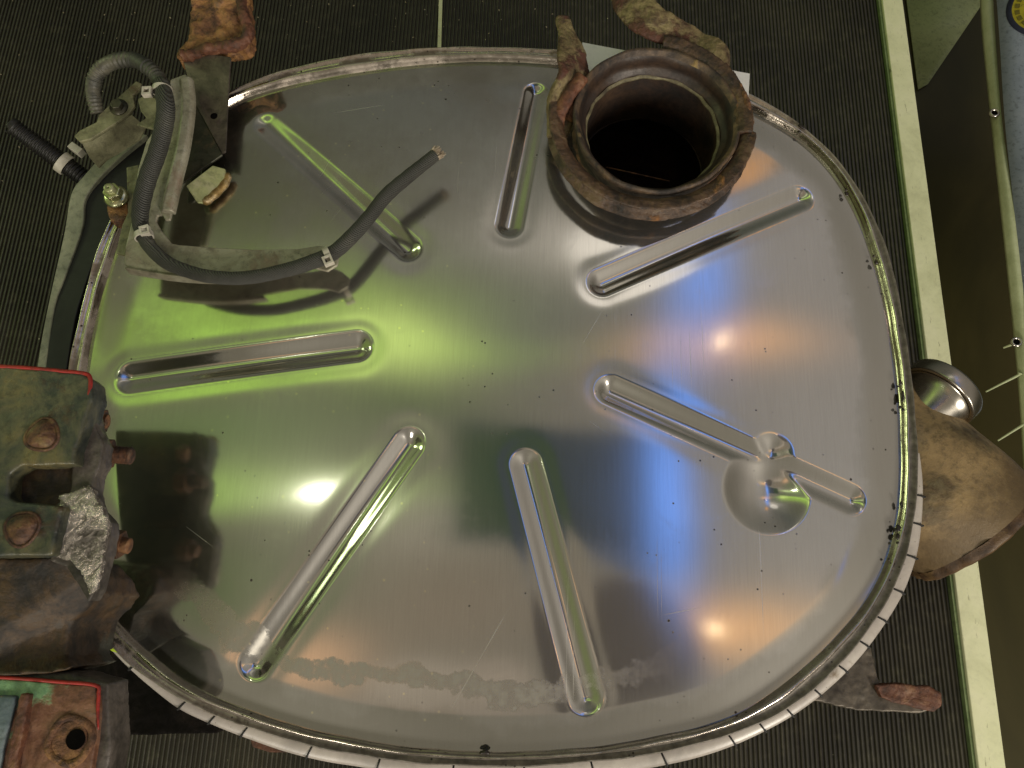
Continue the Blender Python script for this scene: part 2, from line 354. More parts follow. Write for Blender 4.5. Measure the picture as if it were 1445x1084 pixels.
# brushed stainless drum end
def plate_mat():
    m = MT('brushed_stainless')
    brush = m.noise(1.0, 5, .7, sc3=(1500, 30, 30)); brush2 = m.noise(1.0, 4, .7, sc3=(600, 9, 9), off=4)
    cloud = m.noise(5, 6, .6); fine = m.noise(160, 4, .6)
    at = m.new('ShaderNodeAttribute', attribute_name='rho').outputs['Fac']
    # dried tide mark running round near the rim, strongest along the bottom
    wig = m.noise(13, 6, .65, off=2)
    ed = m.math('ADD', at, m.math('MULTIPLY', m.math('SUBTRACT', wig, .5), .26))
    tide = m.math('MULTIPLY', m.mr(ed, .800, .812), m.mr(ed, .862, .850))
    outer = m.mr(ed, .90, .93)
    sx_ = m.new('ShaderNodeSeparateXYZ'); m.l.new(m.tc, sx_.inputs[0])
    low = m.math('MULTIPLY', m.mr(sx_.outputs[1], -.12, -.20), m.mr(sx_.outputs[0], .16, .06))
    tide = m.math('MULTIPLY', m.math('MULTIPLY', tide, low), m.mr(fine, .25, .6, .25, .9))
    v = m.vor(95, 1); v2 = m.vor(38, 5)
    dots = m.math('MULTIPLY', m.mr(v.outputs['Distance'], .10, .06), m.mr(m.noise(17, 2, off=6), .5, .62))
    dots2 = m.mr(v2.outputs['Distance'], .050, .035)
    sr = m.new('ShaderNodeSeparateColor'); m.l.new(v2.outputs['Color'], sr.inputs[0])
    dots = m.math('MAXIMUM', dots, m.math('MULTIPLY', dots2, m.mr(sr.outputs[0], .55, .6)))
    scr = m.math('MULTIPLY', m.mr(m.noise(1, 2, .5, sc3=(700, 3, 3), off=8), .70, .74), m.mr(m.noise(9, 2, off=3), .52, .62))
    for k_, (an, sc_a, th_) in enumerate(((.5, 420, .76), (-1.0, 500, .765), (1.35, 380, .76))):
        mp = m.new('ShaderNodeMapping'); m.l.new(m.tc, mp.inputs[0]); mp.inputs[2].default_value = (0, 0, an)
        mq = m.new('ShaderNodeMapping'); m.l.new(mp.outputs[0], mq.inputs[0]); mq.inputs[3].default_value = (sc_a, 5, 5); mq.inputs[1].default_value = (k_*3.1, k_, 0)
        nq = m.new('ShaderNodeTexNoise'); nq.inputs['Scale'].default_value = 1; nq.inputs['Detail'].default_value = 2; m.l.new(mq.outputs[0], nq.inputs[0])
        scr = m.math('MAXIMUM', scr, m.math('MULTIPLY', m.mr(nq.outputs[0], th_, th_ + .02), m.mr(m.noise(6, 2, off=3 + k_*2.3), .50, .60)))
    # dirt film over the top-left quarter
    film = m.math('MULTIPLY', m.mr(m.noise(9, 7, .65, off=10), .42, .62), m.mr(m.math('SUBTRACT', sx_.outputs[1], m.math('MULTIPLY', sx_.outputs[0], .6)), .10, .30))
    flk = m.math('MULTIPLY', m.mr(m.vor(70, 9).outputs['Distance'], .09, .06), m.mr(sx_.outputs[0], .02, -.06))
    c = m.mix(m.mr(brush, .3, .7), srgb((192, 188, 183)), srgb((202, 199, 194)))
    c = m.mix(m.mr(cloud, .4, .65, 0, .25), c, srgb((172, 170, 162)))
    c = m.mix(m.math('MULTIPLY', scr, .3), c, srgb((232, 230, 222)))
    c = m.mix(m.math('MULTIPLY', film, .45), c, srgb((134, 122, 112)))
    c = m.mix(m.math('MULTIPLY', tide, .5), c, srgb((156, 150, 136)))
    c = m.mix(m.math('MULTIPLY', outer, .25), c, srgb((150, 146, 132)))
    c = m.mix(m.math('MULTIPLY', dots, .85), c, srgb((42, 34, 26)))
    c = m.mix(m.math('MULTIPLY', flk, .6), c, srgb((230, 222, 190)))
    r = m.math('ADD', m.mr(brush2, .3, .7, .090, .108), m.math('MULTIPLY', tide, .34))
    r = m.math('ADD', r, m.math('MULTIPLY', film, .14)); r = m.math('ADD', r, m.math('MULTIPLY', dots, .3))
    r = m.math('ADD', r, m.math('MULTIPLY', scr, .25)); r = m.math('ADD', r, m.mr(cloud, .45, .7, 0, .03))
    smu = m.mr(m.noise(14, 8, .7, off=15, dist=.6), .56, .72); r = m.math('ADD', r, m.math('MULTIPLY', smu, .05))
    r = m.math('SUBTRACT', r, m.math('MULTIPLY', outer, .05))
    h = m.math('ADD', m.math('MULTIPLY', brush, .5), m.math('MULTIPLY', brush2, .5))
    nb = m.bump(h, .0000012, 1.0)
    tg = m.new('ShaderNodeCombineXYZ'); tg.inputs[0].default_value = 1; tg.inputs[1].default_value = 0
    m.set(Base_Color=c, Metallic=1.0, Roughness=r, Normal=nb, Anisotropic=.25, Tangent=tg.outputs[0])
    p2 = m.n.new('ShaderNodeBsdfAnisotropic'); m.l.new(c, p2.inputs['Color']); p2.inputs['Roughness'].default_value = .5; p2.inputs['Anisotropy'].default_value = .4
    m.l.new(tg.outputs[0], p2.inputs['Tangent'])
    ms = m.n.new('ShaderNodeMixShader'); ms.inputs[0].default_value = .16; m.l.new(m.p.outputs[0], ms.inputs[1]); m.l.new(p2.outputs[0], ms.inputs[2])
    m.l.new(ms.outputs[0], m.n['Material Output'].inputs['Surface'])
    return m.m
PLATE = plate_mat()
def rim_mat():
    m = MT('rim_steel'); fr = m.new('ShaderNodeAttribute', attribute_name='fr').outputs['Fac']
    n = m.noise(28, 8, .65, dist=.3); fine = m.noise(140, 5, .65, off=2)
    sx_ = m.new('ShaderNodeSeparateXYZ'); m.l.new(m.tc, sx_.inputs[0])
    lowr = m.mr(m.math('SUBTRACT', m.math('MULTIPLY', sx_.outputs[0], 1.0), sx_.outputs[1]), -.10, .16)   # grime is heaviest to the right and the bottom
    outer = m.mr(fr, .36, .50)
    g = m.math('MAXIMUM', m.math('MULTIPLY', m.mr(n, .50, .60), m.mr(outer, 0, 1, .35, .95)), m.math('MULTIPLY', m.math('MULTIPLY', outer, lowr), m.mr(fine, .3, .7, 1, .7)))
    v = m.vor(150, 3); dots = m.math('MULTIPLY', m.mr(v.outputs['Distance'], .16, .10), m.mr(m.noise(30, 2, off=7), .45, .6))
    c = m.mix(m.mr(fine, .3, .7), srgb((170, 160, 150)), srgb((196, 186, 174)))
    c = m.mix(m.math('MULTIPLY', g, .85), c, m.mix(lowr, srgb((96, 78, 62)), srgb((30, 24, 12))))
    c = m.mix(dots, c, srgb((30, 20, 14)))
    r = m.math('ADD', m.mr(fine, .3, .7, .14, .22), m.math('MULTIPLY', g, .38))
    return m.set(Base_Color=c, Metallic=m.mr(g, 0, 1, 1, .1), Roughness=r, Normal=m.bump(m.math('ADD', n, m.math('MULTIPLY', fine, .3)), .0004))
RIM = rim_mat()
def mat_mat():
    m = MT('ribbed_rubber')
    n = m.noise(6, 8, .65); d = m.noise(60, 6, .7, off=3); st = m.noise(1, 4, .6, sc3=(160, 7, 7), off=5)
    c = m.ramp(n, [(.3, srgb((36, 33, 26))), (.5, srgb((48, 45, 35))), (.7, srgb((62, 58, 45)))])
    c = m.mix(m.math('MULTIPLY', m.mr(d, .52, .72), .36), c, srgb((100, 96, 76)))
    v = m.vor(34, 2); c = m.mix(m.math('MULTIPLY', m.mr(v.outputs['Distance'], .035, .02), m.mr(m.noise(7, 2, off=9), .42, .5)), c, srgb((190, 184, 150)))
    sx_ = m.new('ShaderNodeSeparateXYZ'); m.l.new(m.tc, sx_.inputs[0])
    return m.set(Base_Color=c, Roughness=m.mr(st, .35, .65, .30, .55), Normal=m.bump(d, .0004), Specular_IOR_Level=.5)
MATM = mat_mat()
def floor_mat():
    m = MT('dark_polished_floor')
    n = m.noise(3, 6, .6, sc3=(1, .45, 1), dist=.8)
    c = m.ramp(n, [(.3, srgb((34, 32, 8))), (.5, srgb((46, 42, 14))), (.7, srgb((62, 56, 26)))])
    return m.set(Base_Color=c, Roughness=.5, Specular_IOR_Level=.25)
FLOORM = floor_mat()
PALEF = mottled('pale_floor_panel', [(124, 132, 92), (136, 144, 104), (146, 152, 116)], 7, rough=(.4, .6), bumpd=.0002, off=40)
# ------------------------------------------------------------------ object helpers
def props(o, label=None, cat=None, group=None, kind=None):
    if label: o['label'] = label
    if cat: o['category'] = cat
    if group: o['group'] = group
    if kind: o['kind'] = kind
    return o
def thing(name, label, cat, loc, group=None):
    o = bpy.data.objects.new(name, None); COL.objects.link(o); o.location = loc; o.empty_display_size = .02
    return props(o, label, cat, group)
def rootloc(p):
    v = Vector(p.location)
    while p.parent: p = p.parent; v += Vector(p.location)
    return v
def obj(name, vs_, fs, mat, parent=None, smooth=True, bevel=0, seg=2, mats=None, mi=None, auto=None):
    vs_ = np.asarray([tuple(v) for v in vs_], float) if not isinstance(vs_, np.ndarray) else vs_
    if parent: base = np.array(rootloc(parent))
    else: base = np.array([(vs_[:, 0].min()+vs_[:, 0].max())/2, (vs_[:, 1].min()+vs_[:, 1].max())/2, vs_[:, 2].min()])
    me = bpy.data.meshes.new(name); me.from_pydata((vs_ - base).tolist(), [], fs); me.update()
    for q in (mats or [mat]): me.materials.append(q)
    if mi is not None: me.polygons.foreach_set('material_index', mi)
    me.polygons.foreach_set('use_smooth', [smooth]*len(me.polygons))
    bm = bmesh.new(); bm.from_mesh(me); bmesh.ops.recalc_face_normals(bm, faces=bm.faces); bm.to_mesh(me); bm.free()
    o = bpy.data.objects.new(name, me); COL.objects.link(o)
    if parent: o.parent = parent
    else: o.location = base
    if bevel:
        b = o.modifiers.new('bevel', 'BEVEL'); b.width = bevel; b.segments = seg; b.limit_method = 'ANGLE'; b.angle_limit = math.radians(35)
        w = o.modifiers.new('wn', 'WEIGHTED_NORMAL'); w.keep_sharp = False
    return o
TEX = {}
def roughen(o, voxel=.0016, strength=.003, size=.02, smooth=3, fine=.0008):
    """lumpy cast or rusted metal: remesh, soften, push along a cloud texture"""
    for m in list(o.modifiers): o.modifiers.remove(m)
    r = o.modifiers.new('remesh', 'REMESH'); r.mode = 'VOXEL'; r.voxel_size = voxel; r.use_smooth_shade = True
    s = o.modifiers.new('soft', 'SMOOTH'); s.iterations = smooth; s.factor = .6
    for sz, st in ((size, strength), (size*.25, fine)):
        k = round(sz, 4)
        if k not in TEX:
            t = bpy.data.textures.new('clouds', 'CLOUDS'); t.noise_scale = sz; t.noise_depth = 3; TEX[k] = t
        d = o.modifiers.new('lumps', 'DISPLACE'); d.texture = TEX[k]; d.strength = st; d.mid_level = .5; d.texture_coords = 'LOCAL'
    return o
def prism_geo(poly, zt, th, zs=None):
    """outline in picture pixels, unprojected onto its own height and given real thickness"""
    n = len(poly); top = [P(x, y, (zs[i] if zs else zt)) for i, (x, y) in enumerate(poly)]
    bot = [v - Vector((0, 0, th)) for v in top]
    fs = [tuple(range(n)), tuple(range(2*n-1, n-1, -1))]
    for i in range(n):
        j = (i+1) % n; fs.append((i, n+i, n+j, j))
    return top + bot, fs
def prism(name, poly, zt, th, mat, parent=None, bevel=.001, zs=None, **k):
    v, f = prism_geo(poly, zt, th, zs); return obj(name, v, f, mat, parent, smooth=True, bevel=bevel, **k)
def catmull(pts, n=10):
    pts = [np.array(p, float) for p in pts]; pts = [2*pts[0]-pts[1]] + pts + [2*pts[-1]-pts[-2]]; out = []
    for i in range(1, len(pts)-2):
        p0, p1, p2, p3 = pts[i-1:i+3]
        for k in range(n):
            t = k/n; out.append(.5*((2*p1)+(-p0+p2)*t+(2*p0-5*p1+4*p2-p3)*t*t+(-p0+3*p1-3*p2+p3)*t**3))
    out.append(pts[-2]); return out
def frames(path):
    path = [Vector(p) for p in path]; fr = []
    T = [(path[min(i+1, len(path)-1)] - path[max(i-1, 0)]).normalized() for i in range(len(path))]
    up = Vector((0, 0, 1)); 
    if abs(T[0].dot(up)) > .9: up = Vector((1, 0, 0))
    N = (up - up.dot(T[0])*T[0]).normalized()
    for t in T:
        N = (N - N.dot(t)*t).normalized(); fr.append((t, N, t.cross(N)))
    return path, fr
def sweep(path, section, scale=None, twist=None, cap=True):
    """section: list of (a, b) offsets in the N, B plane"""
    path, fr = frames(path); m = len(section); V_, F_ = [], []
    for i, (p, (t, n, b)) in enumerate(zip(path, fr)):
        s = scale[i] if scale is not None else (1, 1)
        if not hasattr(s, '__len__'): s = (s, s)
        tw = twist[i] if twist is not None else 0
        c, sn = math.cos(tw), math.sin(tw)
        for (x, y) in section:
            x, y = x*s[0], y*s[1]; V_.append(p + n*(x*c - y*sn) + b*(x*sn + y*c))
    for i in range(len(path)-1):
        for k in range(m):
            j = (k+1) % m; F_.append((i*m+k, i*m+j, (i+1)*m+j, (i+1)*m+k))
    if cap: F_ += [tuple(range(m-1, -1, -1)), tuple((len(path)-1)*m + k for k in range(m))]
    return V_, F_
def circ(r, n=20, ry=None): return [(r*math.cos(2*math.pi*k/n), (ry or r)*math.sin(2*math.pi*k/n)) for k in range(n)]
def tube(name, path, radii, mat, parent=None, n=20, cap=True, uvm=False):
    v, f = sweep(path, circ(1, n), scale=radii, cap=cap); return obj(name, v, f, mat, parent)
def lathe_geo(profile, c, axis=(0, 0, 1), n=96, a0=0, a1=2*math.pi, wob=None, closed=False):
    """profile: (radius, height along the axis)"""
    ax = Vector(axis).normalized(); q = Vector((0, 0, 1)).rotation_difference(ax)
    full = abs(a1-a0-2*math.pi) < 1e-6; N = n if full else n+1; V_, F_ = [], []
    for i in range(N):
        a = a0 + (a1-a0)*i/n; 
        for (r, h) in profile:
            rr = r + (wob(a, r, h) if wob else 0)
            V_.append(Vector(c) + q @ Vector((rr*math.cos(a), rr*math.sin(a), h)))
    m = len(profile)
    for i in range(n):
        j = (i+1) % N
        for k in range(m if closed else m-1):
            l = (k+1) % m; F_.append((i*m+k, j*m+k, j*m+l, i*m+l))
    if closed and not full: F_ += [tuple(range(m)), tuple((N-1)*m+k for k in range(m-1, -1, -1))]
    return V_, F_
def lathe(name, profile, c, mat, parent=None, **k):
    v, f = lathe_geo(profile, c, **k); return obj(name, v, f, mat, parent)
def merge(*gs):
    V_, F_ = [], []
    for v, f in gs:
        o = len(V_); V_ += list(v); F_ += [tuple(i+o for i in q) for q in f]
    return V_, F_
def box_geo(c, ax, ay, az):
    c, ax, ay, az = map(Vector, (c, ax, ay, az)); V_ = [c + ax*i + ay*j + az*k for i in (-1, 1) for j in (-1, 1) for k in (-1, 1)]
    return V_, [(0,1,3,2),(4,6,7,5),(0,4,5,1),(2,3,7,6),(0,2,6,4),(1,5,7,3)]
def hexa(c, r, h, axis=(0,0,1), rot=0):
    v, f = lathe_geo([(r, 0), (r, h)], c, axis, n=6, a0=rot, a1=rot+2*math.pi)
    t = len(v); f.append(tuple(range(1, t, 2))); f.append(tuple(range(t-2, -1, -2))); return v, f
# ------------------------------------------------------------------ setting
XS = P(1318, 542, .02).x                      # left edge of cream edging at the picture's mid height
pitch = .0056; x0 = -1.3; n = int((XS - x0) / pitch) + 1
prof = [(0, 0), (.0008, .0021), (.0014, .0026), (.0024, .0026), (.0030, .0021), (.0038, 0)]
V_, F_ = [], []
for i in range(n):
    for (a, h) in prof: V_.append((x0 + i*pitch + a, 0, h))
V_ = [v for v in V_ if v[0] < XS - .001]
m = len(V_); ys = np.linspace(-.6, 1.5, 22)
VV = []
for y in ys: VV += [(a[0] + .0006*math.sin(y*9 + a[0]*3), y, a[2] + .0007*math.sin(y*5 + a[0]*6)) for a in V_]
for j in range(len(ys)-1):
    for i in range(m-1): F_.append((j*m+i, j*m+i+1, (j+1)*m+i+1, (j+1)*m+i))
props(obj('rubber_floor_mat', VV, F_, MATM, smooth=False), kind='structure')
v, f = box_geo(((x0+XS+.03)/2, .45, -.21), ((XS+.03-x0)/2, 0, 0), (0, 1.06, 0), (0, 0, .205))
props(obj('display_platform', v, f, CREAM, smooth=False), kind='structure')
xe = P(1352, 542, .02).x
v, f = box_geo(((XS+xe)/2, .45, .0), ((xe-XS)/2, 0, 0), (0, 1.07, 0), (0, 0, .012))
props(obj('platform_edging', v, f, CREAM, smooth=True, bevel=.0015), kind='structure')
v, f = box_geo((XS-.0022, .45, .002), (.0018, 0, 0), (0, 1.07, 0), (0, 0, .006))
GRN = mottled('green_tape', [(96, 112, 70), (120, 134, 90)], 30, off=41)
props(obj('green_edge_line', v, f, GRN, smooth=False), kind='structure')
v, f = box_geo((0, .5, -.46), (6, 0, 0), (0, 6, 0), (0, 0, .02))
props(obj('floor', v, f, FLOORM, smooth=False), kind='structure')
props(prism('floor_panel', [(1272,-60),(1296,126),(1310,118),(1390,0),(1440,-80)], -.434, .003, PALEF, bevel=0), kind='structure')
# cream joint line between two lengths of mat
jl = [P(622.5, -20, .003), P(618.5, 120, .003)]
v, f = sweep([jl[0], jl[1]], [(-.0012, -.0028), (.0012, -.0028), (.0012, .0028), (-.0012, .0028)])
props(obj('mat_joint_strip', v, f, CREAM, smooth=False), kind='structure')
# ------------------------------------------------------------------ the drum
drum = thing('steel_drum', 'big flat oval stainless steel drum with a domed brushed end and radial pressed beads', 'drum', (CEN.x, CEN.y, .004))
NT, NR = 1080, 330
th = np.linspace(-math.pi, math.pi, NT, endpoint=False)
rh = np.linspace(0.0, 1.0, NR)
TH, RH = np.meshgrid(th, rh)
rr = r_in(TH) * RH
X = CEN.x + rr*np.cos(TH); Y = CEN.y + rr*np.sin(TH)
Z, RHO = height(X, Y)
co_ = np.stack([X.ravel(), Y.ravel(), Z.ravel()], 1) - np.array(drum.location)
idx = np.arange(NT*NR).reshape(NR, NT); nx = np.roll(idx, -1, 1)
quads = np.stack([idx[:-1], nx[:-1], nx[1:], idx[1:]], -1).reshape(-1, 4)[:, ::-1]
quads = quads[:, ::-1]
LZ = ZP + .042
oc = P(927, 165, LZ); PR = 119 * mpp(927, 165, LZ)
qc = co_[quads].mean(1) + np.array(drum.location)
quads = quads[np.hypot(qc[:, 0]-oc.x, qc[:, 1]-oc.y) > .0665]
me = bpy.data.meshes.new('end_plate'); me.vertices.add(len(co_)); me.vertices.foreach_set('co', co_.ravel())
me.loops.add(quads.size); me.loops.foreach_set('vertex_index', quads.ravel().astype(np.int32))
me.polygons.add(len(quads)); me.polygons.foreach_set('loop_start', (np.arange(len(quads))*4).astype(np.int32)); me.polygons.foreach_set('loop_total', np.full(len(quads), 4, np.int32))
me.polygons.foreach_set('use_smooth', [True]*len(quads))
me.update(calc_edges=True); me.validate()
at = me.attributes.new('rho', 'FLOAT', 'POINT'); at.data.foreach_set('value', RH.ravel().astype(np.float32))
me.materials.append(PLATE)
if me.polygons[len(me.polygons)//2].normal.z < 0: me.flip_normals()
pl = bpy.data.objects.new('end_plate', me); COL.objects.link(pl); pl.parent = drum
ZE = ZP + .010 - SAG - .0021 + .0
def ring(profile, th0=-math.pi, th1=math.pi, n=720, ra=None, rb=None, wob=0):
    full = abs(th1 - th0 - 2*math.pi) < 1e-6
    a = np.linspace(th0, th1, n, endpoint=not full); V_ = []
    for i, t in enumerate(a):
        tt = (t + math.pi) % (2*math.pi) - math.pi
        A = float(ra(tt)); B = float(rb(tt))
        for (fr, dz) in profile:
            w = wob*math.sin(t*37 + fr*5)*math.sin(t*13 + 2)
            r = A + (B-A)*fr + w if fr <= 1 else B + (fr-1) + w
            V_.append((CEN.x + r*math.cos(t), CEN.y + r*math.sin(t), dz + w*.6))
    m = len(profile); N = len(a); F_ = []
    for i in range(N if full else N-1):
        j = (i+1) % N
        for k in range(m-1): F_.append((i*m+k, j*m+k, j*m+k+1, i*m+k+1))
    return V_, F_
rp = [(-.10, ZE-.0015), (0, ZE), (.08, ZE+.0030), (.18, ZE+.0062), (.30, ZE+.0070), (.40, ZE+.0055), (.48, ZE+.0025), (.55, ZE+.0012), (.68, ZE+.0016), (.84, ZE+.0024), (.92, ZE+.0040), (1.0, ZE+.0036), (1.0008, ZE+.0010), (1.0008, ZE-.004), (.97, ZE-.006)]
v, f = ring(rp, ra=r_in, rb=r_out, wob=.00035)
ro = obj('rolled_rim', v, f, RIM, drum)
at = ro.data.attributes.new('fr', 'FLOAT', 'POINT'); at.data.foreach_set('value', np.tile(np.array([min(max(q[0], 0), 1) for q in rp], np.float32), len(v)//len(rp)))
TAR = mottled('tar_residue', [(18, 12, 8), (34, 24, 16), (48, 36, 24)], 60, rough=(.2, .5), bumpd=.0004, off=71)
gs = []
def clump(px, py, r_, h_, z_, el=1.0, ang=0.0):
    c_ = P(px, py, z_); k_ = random.random()*9
    v_, f_ = lathe_geo([(r_, -.0004), (r_*.92, h_*.5), (r_*.6, h_*.9), (.00005, h_)], (0, 0, 0), n=12, wob=lambda a, r, h: r*.13*math.sin(a*3+k_)+r*.08*math.sin(a*5+k_*2))
    rm = Matrix.Rotation(ang, 3, 'Z'); gs.append(([c_ + rm @ Vector((q.x, q.y*el, q.z)) for q in v_], f_))
for (px_, py_, a_) in ((1272, 545, 1.5), (1274, 560, 1.5), (1273, 580, 1.5), (1270, 712, 1.5), (1266, 748, 1.4), (1264, 760, 1.4), (1258, 790, 1.2), (1236, 365, 1.9), (1196, 268, 2.1), (1130, 185, 2.5)):
    for _ in range(2): clump(px_+random.uniform(-4, 4), py_+random.uniform(-7, 7), random.uniform(.0008, .0020), random.uniform(.0006, .0014), ZE+.0055, random.uniform(1, 2.4), a_-math.pi/2)
clump(684, 1062, .0042, .0012, ZE+.0062, .45, 0)
obj('tar_residue', *merge(*gs), TAR, drum)['kind'] = 'stuff'
SHELL = mottled('shell_steel', [(60, 54, 46), (92, 84, 72), (120, 112, 98)], 20, rough=(.35, .6), metal=.6, bumpd=.001, off=44)
v, f = ring([(.95, ZE-.005), (.90, ZE-.02), (.90, .02), (.2, .012)], ra=r_in, rb=r_out, n=360)
obj('drum_shell', v, f, SHELL, drum)
TB, RB = polar(band_px, ZP-.012, False)
angs = [math.atan2((P(x, y, ZP-.012)-CEN).y, (P(x, y, ZP-.012)-CEN).x) for x, y in band_px]
a_start = angs[0]; a_end = angs[-1]                    # runs clockwise from the right round the bottom to the left
if a_end > 0: a_end -= 2*math.pi
def r_band(t): return np.interp(t, TB, RB) - .0012
def ring_band():
    prof_ = [(-.30, ZP-.0125), (.25, ZP-.0118), (.80, ZP-.0125), (1.0, ZP-.0148), (1.0006, ZP-.019), (.9, ZP-.024)]
    V_, F_ = ring(prof_, th0=a_end, th1=a_start, n=500, ra=r_out, rb=lambda t: max(r_band(t), r_out(t)+.002))
    return V_, F_
v, f = ring_band(); mi = [0]*len(f)
for px in [(1290,787),(1272,836),(1250,877),(1226,913),(1195,948),(1158,981),(1118,1009),(1074,1024),(1030,1040),(935,1066),(835,1079),(740,1086),(640,1083),(535,1075),(438,1058),(348,1028),(301,1013),(258,994),(182,945),(1296,740),(1300,700)]:
    p = P(px[0], px[1], ZP-.012) - CEN; t = math.atan2(p.y, p.x); r0 = float(r_out(t)) - .001; r1 = float(max(r_band(t), r_out(t)+.002)) + .0008
    rd = Vector((math.cos(t), math.sin(t), 0)); tg = Vector((-math.sin(t), math.cos(t), 0)) + rd*random.uniform(-.2, .2)
    g = box_geo(Vector((CEN.x, CEN.y, ZP-.0150)) + rd*(r0+r1)/2, rd*(r1-r0)/2, tg*.0007, Vector((0, 0, .0034)))
    k = len(v); v += g[0]; f += [tuple(i+k for i in q) for q in g[1]]; mi += [1]*6
obj('white_flange_band', v, f, WHITE, drum, mats=[WHITE, MARK], mi=mi)
# outlet pipe standing up from the end
LZ = ZP + .042
oc = P(927, 165, LZ); PR = 119 * mpp(927, 165, LZ)
op = [(.0630, -.090), (.0630, -.027), (.0640, -.024), (.0650, -.022), (.0675, -.020), (.0700, -.015), (.0680, -.010), (PR-.0062, -.005), (PR-.0038, -.0008), (PR-.0015, .0004), (PR, -.003), (PR-.001, -.012), (PR-.004, -.02), (PR-.006, -.03), (PR-.006, -.075)]
wob = lambda a, r, h: .0008*math.sin(a*3+1) + .0005*math.sin(a*11 + h*200)
v, f = lathe_geo(op, oc, n=160, wob=wob)
mi = []
for i in range(160):
    for k in range(len(op)-1): mi.append(1 if k < 7 else 0)
pipe = obj('outlet_pipe', v, f, PIPEM, drum, mats=[PIPEM, PIPEIN], mi=mi)
v, f = lathe_geo([(.0632, -.0275), (.0615, -.0262), (.0620, -.0245), (.0640, -.0238)], oc, n=160, wob=lambda a, r, h: .0006*math.sin(a*3)*math.sin(a*17+1))
RIDGE = mottled('ridge_pale', [(66, 58, 44), (98, 90, 66), (120, 112, 84)], 60, bumpd=.001, off=46)
obj('inner_ledge', v, f, RIDGE, pipe)
v, f = lathe_geo([(.0001, -.26), (.0800, -.26), (.0800, -.092), (.0630, -.092)], oc, n=48)
obj('pipe_floor', v, f, PIPEIN, pipe)
v, f = sweep([P(855, 236, LZ-.085), P(945, 256, LZ-.085)], circ(.0008, 8))
obj('inner_baffle_edge', v, f, RUST, pipe)
# weld collar at the foot of the pipe
v, f = lathe_geo([(PR+.003, -.056), (PR+.001, -.046), (PR-.003, -.040), (PR-.007, -.036)], oc, n=120, wob=lambda a, r, h: .001*math.sin(a*23)*math.sin(a*9))
obj('pipe_collar', v, f, RUST, drum)
# lug and weld at the upper left of the plate
lugv = prism('lug_plate', [(262,262),(300,233),(318,238),(318,258),(292,288),(278,286)], ZP+.016, .003, LUGY, drum, zs=[ZP+.02,ZP+.02,ZP+.014,ZP+.010,ZP+.008,ZP+.012])
wp = catmull([P(322, 244, ZP+.009), P(318, 258, ZP+.008), P(306, 272, ZP+.008), P(294, 282, ZP+.008), P(286, 287, ZP+.008)], 6)
wd = tube('weld_bead', wp, [(.0040+.0003*math.sin(i*1.1))*(min(1, .35+.3*i, .35+.3*(len(wp)-1-i))) for i in range(len(wp))], WELD, drum)
# tan pipe stub at the right with the mouth toward the lower right
cz = .235
a = P(1215, 590, cz); b = P(1377, 753, cz); ax = (b-a).normalized(); L = (b-a).length
r0 = 74*mpp(1230, 610, cz); r1 = 103*mpp(1377, 753, cz)
pf = [(r0, -.02), (r0+.003, 0)] + [(r0 + (r1-r0)*t + .009*math.sin(math.pi*t), L*t) for t in np.linspace(.05, .93, 12)]
pf_in = [(r1-.004, L*.99), (r1-.007, L*.6), (r1*.7, L*.2)]
v, f = lathe_geo(pf, a, ax, n=96, wob=lambda a_, r, h: .0025*math.sin(a_*2+h*20) + .0012*math.sin(a_*5+h*60))
cone = obj('tan_pipe_stub', v, f, CONEM, drum)
t_ = CONEM.node_tree; n_b = t_.nodes['Principled BSDF']; old = n_b.inputs['Base Color'].links[0].from_socket
tcn = t_.nodes.new('ShaderNodeTexCoord'); dt = t_.nodes.new('ShaderNodeVectorMath'); dt.operation = 'DOT_PRODUCT'; dt.inputs[1].default_value = ax
t_.links.new(tcn.outputs['Object'], dt.inputs[0]); tb = ax.dot(b - Vector(drum.location))
nn = t_.nodes.new('ShaderNodeTexNoise'); nn.inputs['Scale'].default_value = 26; nn.inputs['Detail'].default_value = 9; nn.inputs['Roughness'].default_value = .72; t_.links.new(tcn.outputs['Object'], nn.inputs[0])
ad = t_.nodes.new('ShaderNodeMath'); ad.operation = 'MULTIPLY_ADD'; t_.links.new(nn.outputs[0], ad.inputs[0]); ad.inputs[1].default_value = .11; t_.links.new(dt.outputs['Value'], ad.inputs[2])
mg = t_.nodes.new('ShaderNodeMapRange'); t_.links.new(ad.outputs[0], mg.inputs[0]); mg.inputs[1].default_value = tb - .012; mg.inputs[2].default_value = tb + .028; mg.inputs[4].default_value = .85
mx_ = t_.nodes.new('ShaderNodeMix'); mx_.data_type = 'RGBA'; t_.links.new(mg.outputs[0], mx_.inputs[0]); t_.links.new(old, mx_.inputs[6]); mx_.inputs[7].default_value = srgb((92, 74, 50)); t_.links.new(mx_.outputs[2], n_b.inputs['Base Color'])
v, f = lathe_geo([pf[-1], (r1+.001, L*.96), (r1+.0015, L*.985), (r1-.001, L), (r1-.004, L*.99), (r1-.007, L*.6), (r1*.7, L*.2)], a, ax, n=96, wob=lambda a_, r, h: .0018*math.sin(a_*2+h*20) + .0014*math.sin(a_*7+1) + .0008*math.sin(a_*23))
obj('stub_mouth', v, f, CONEE, cone)
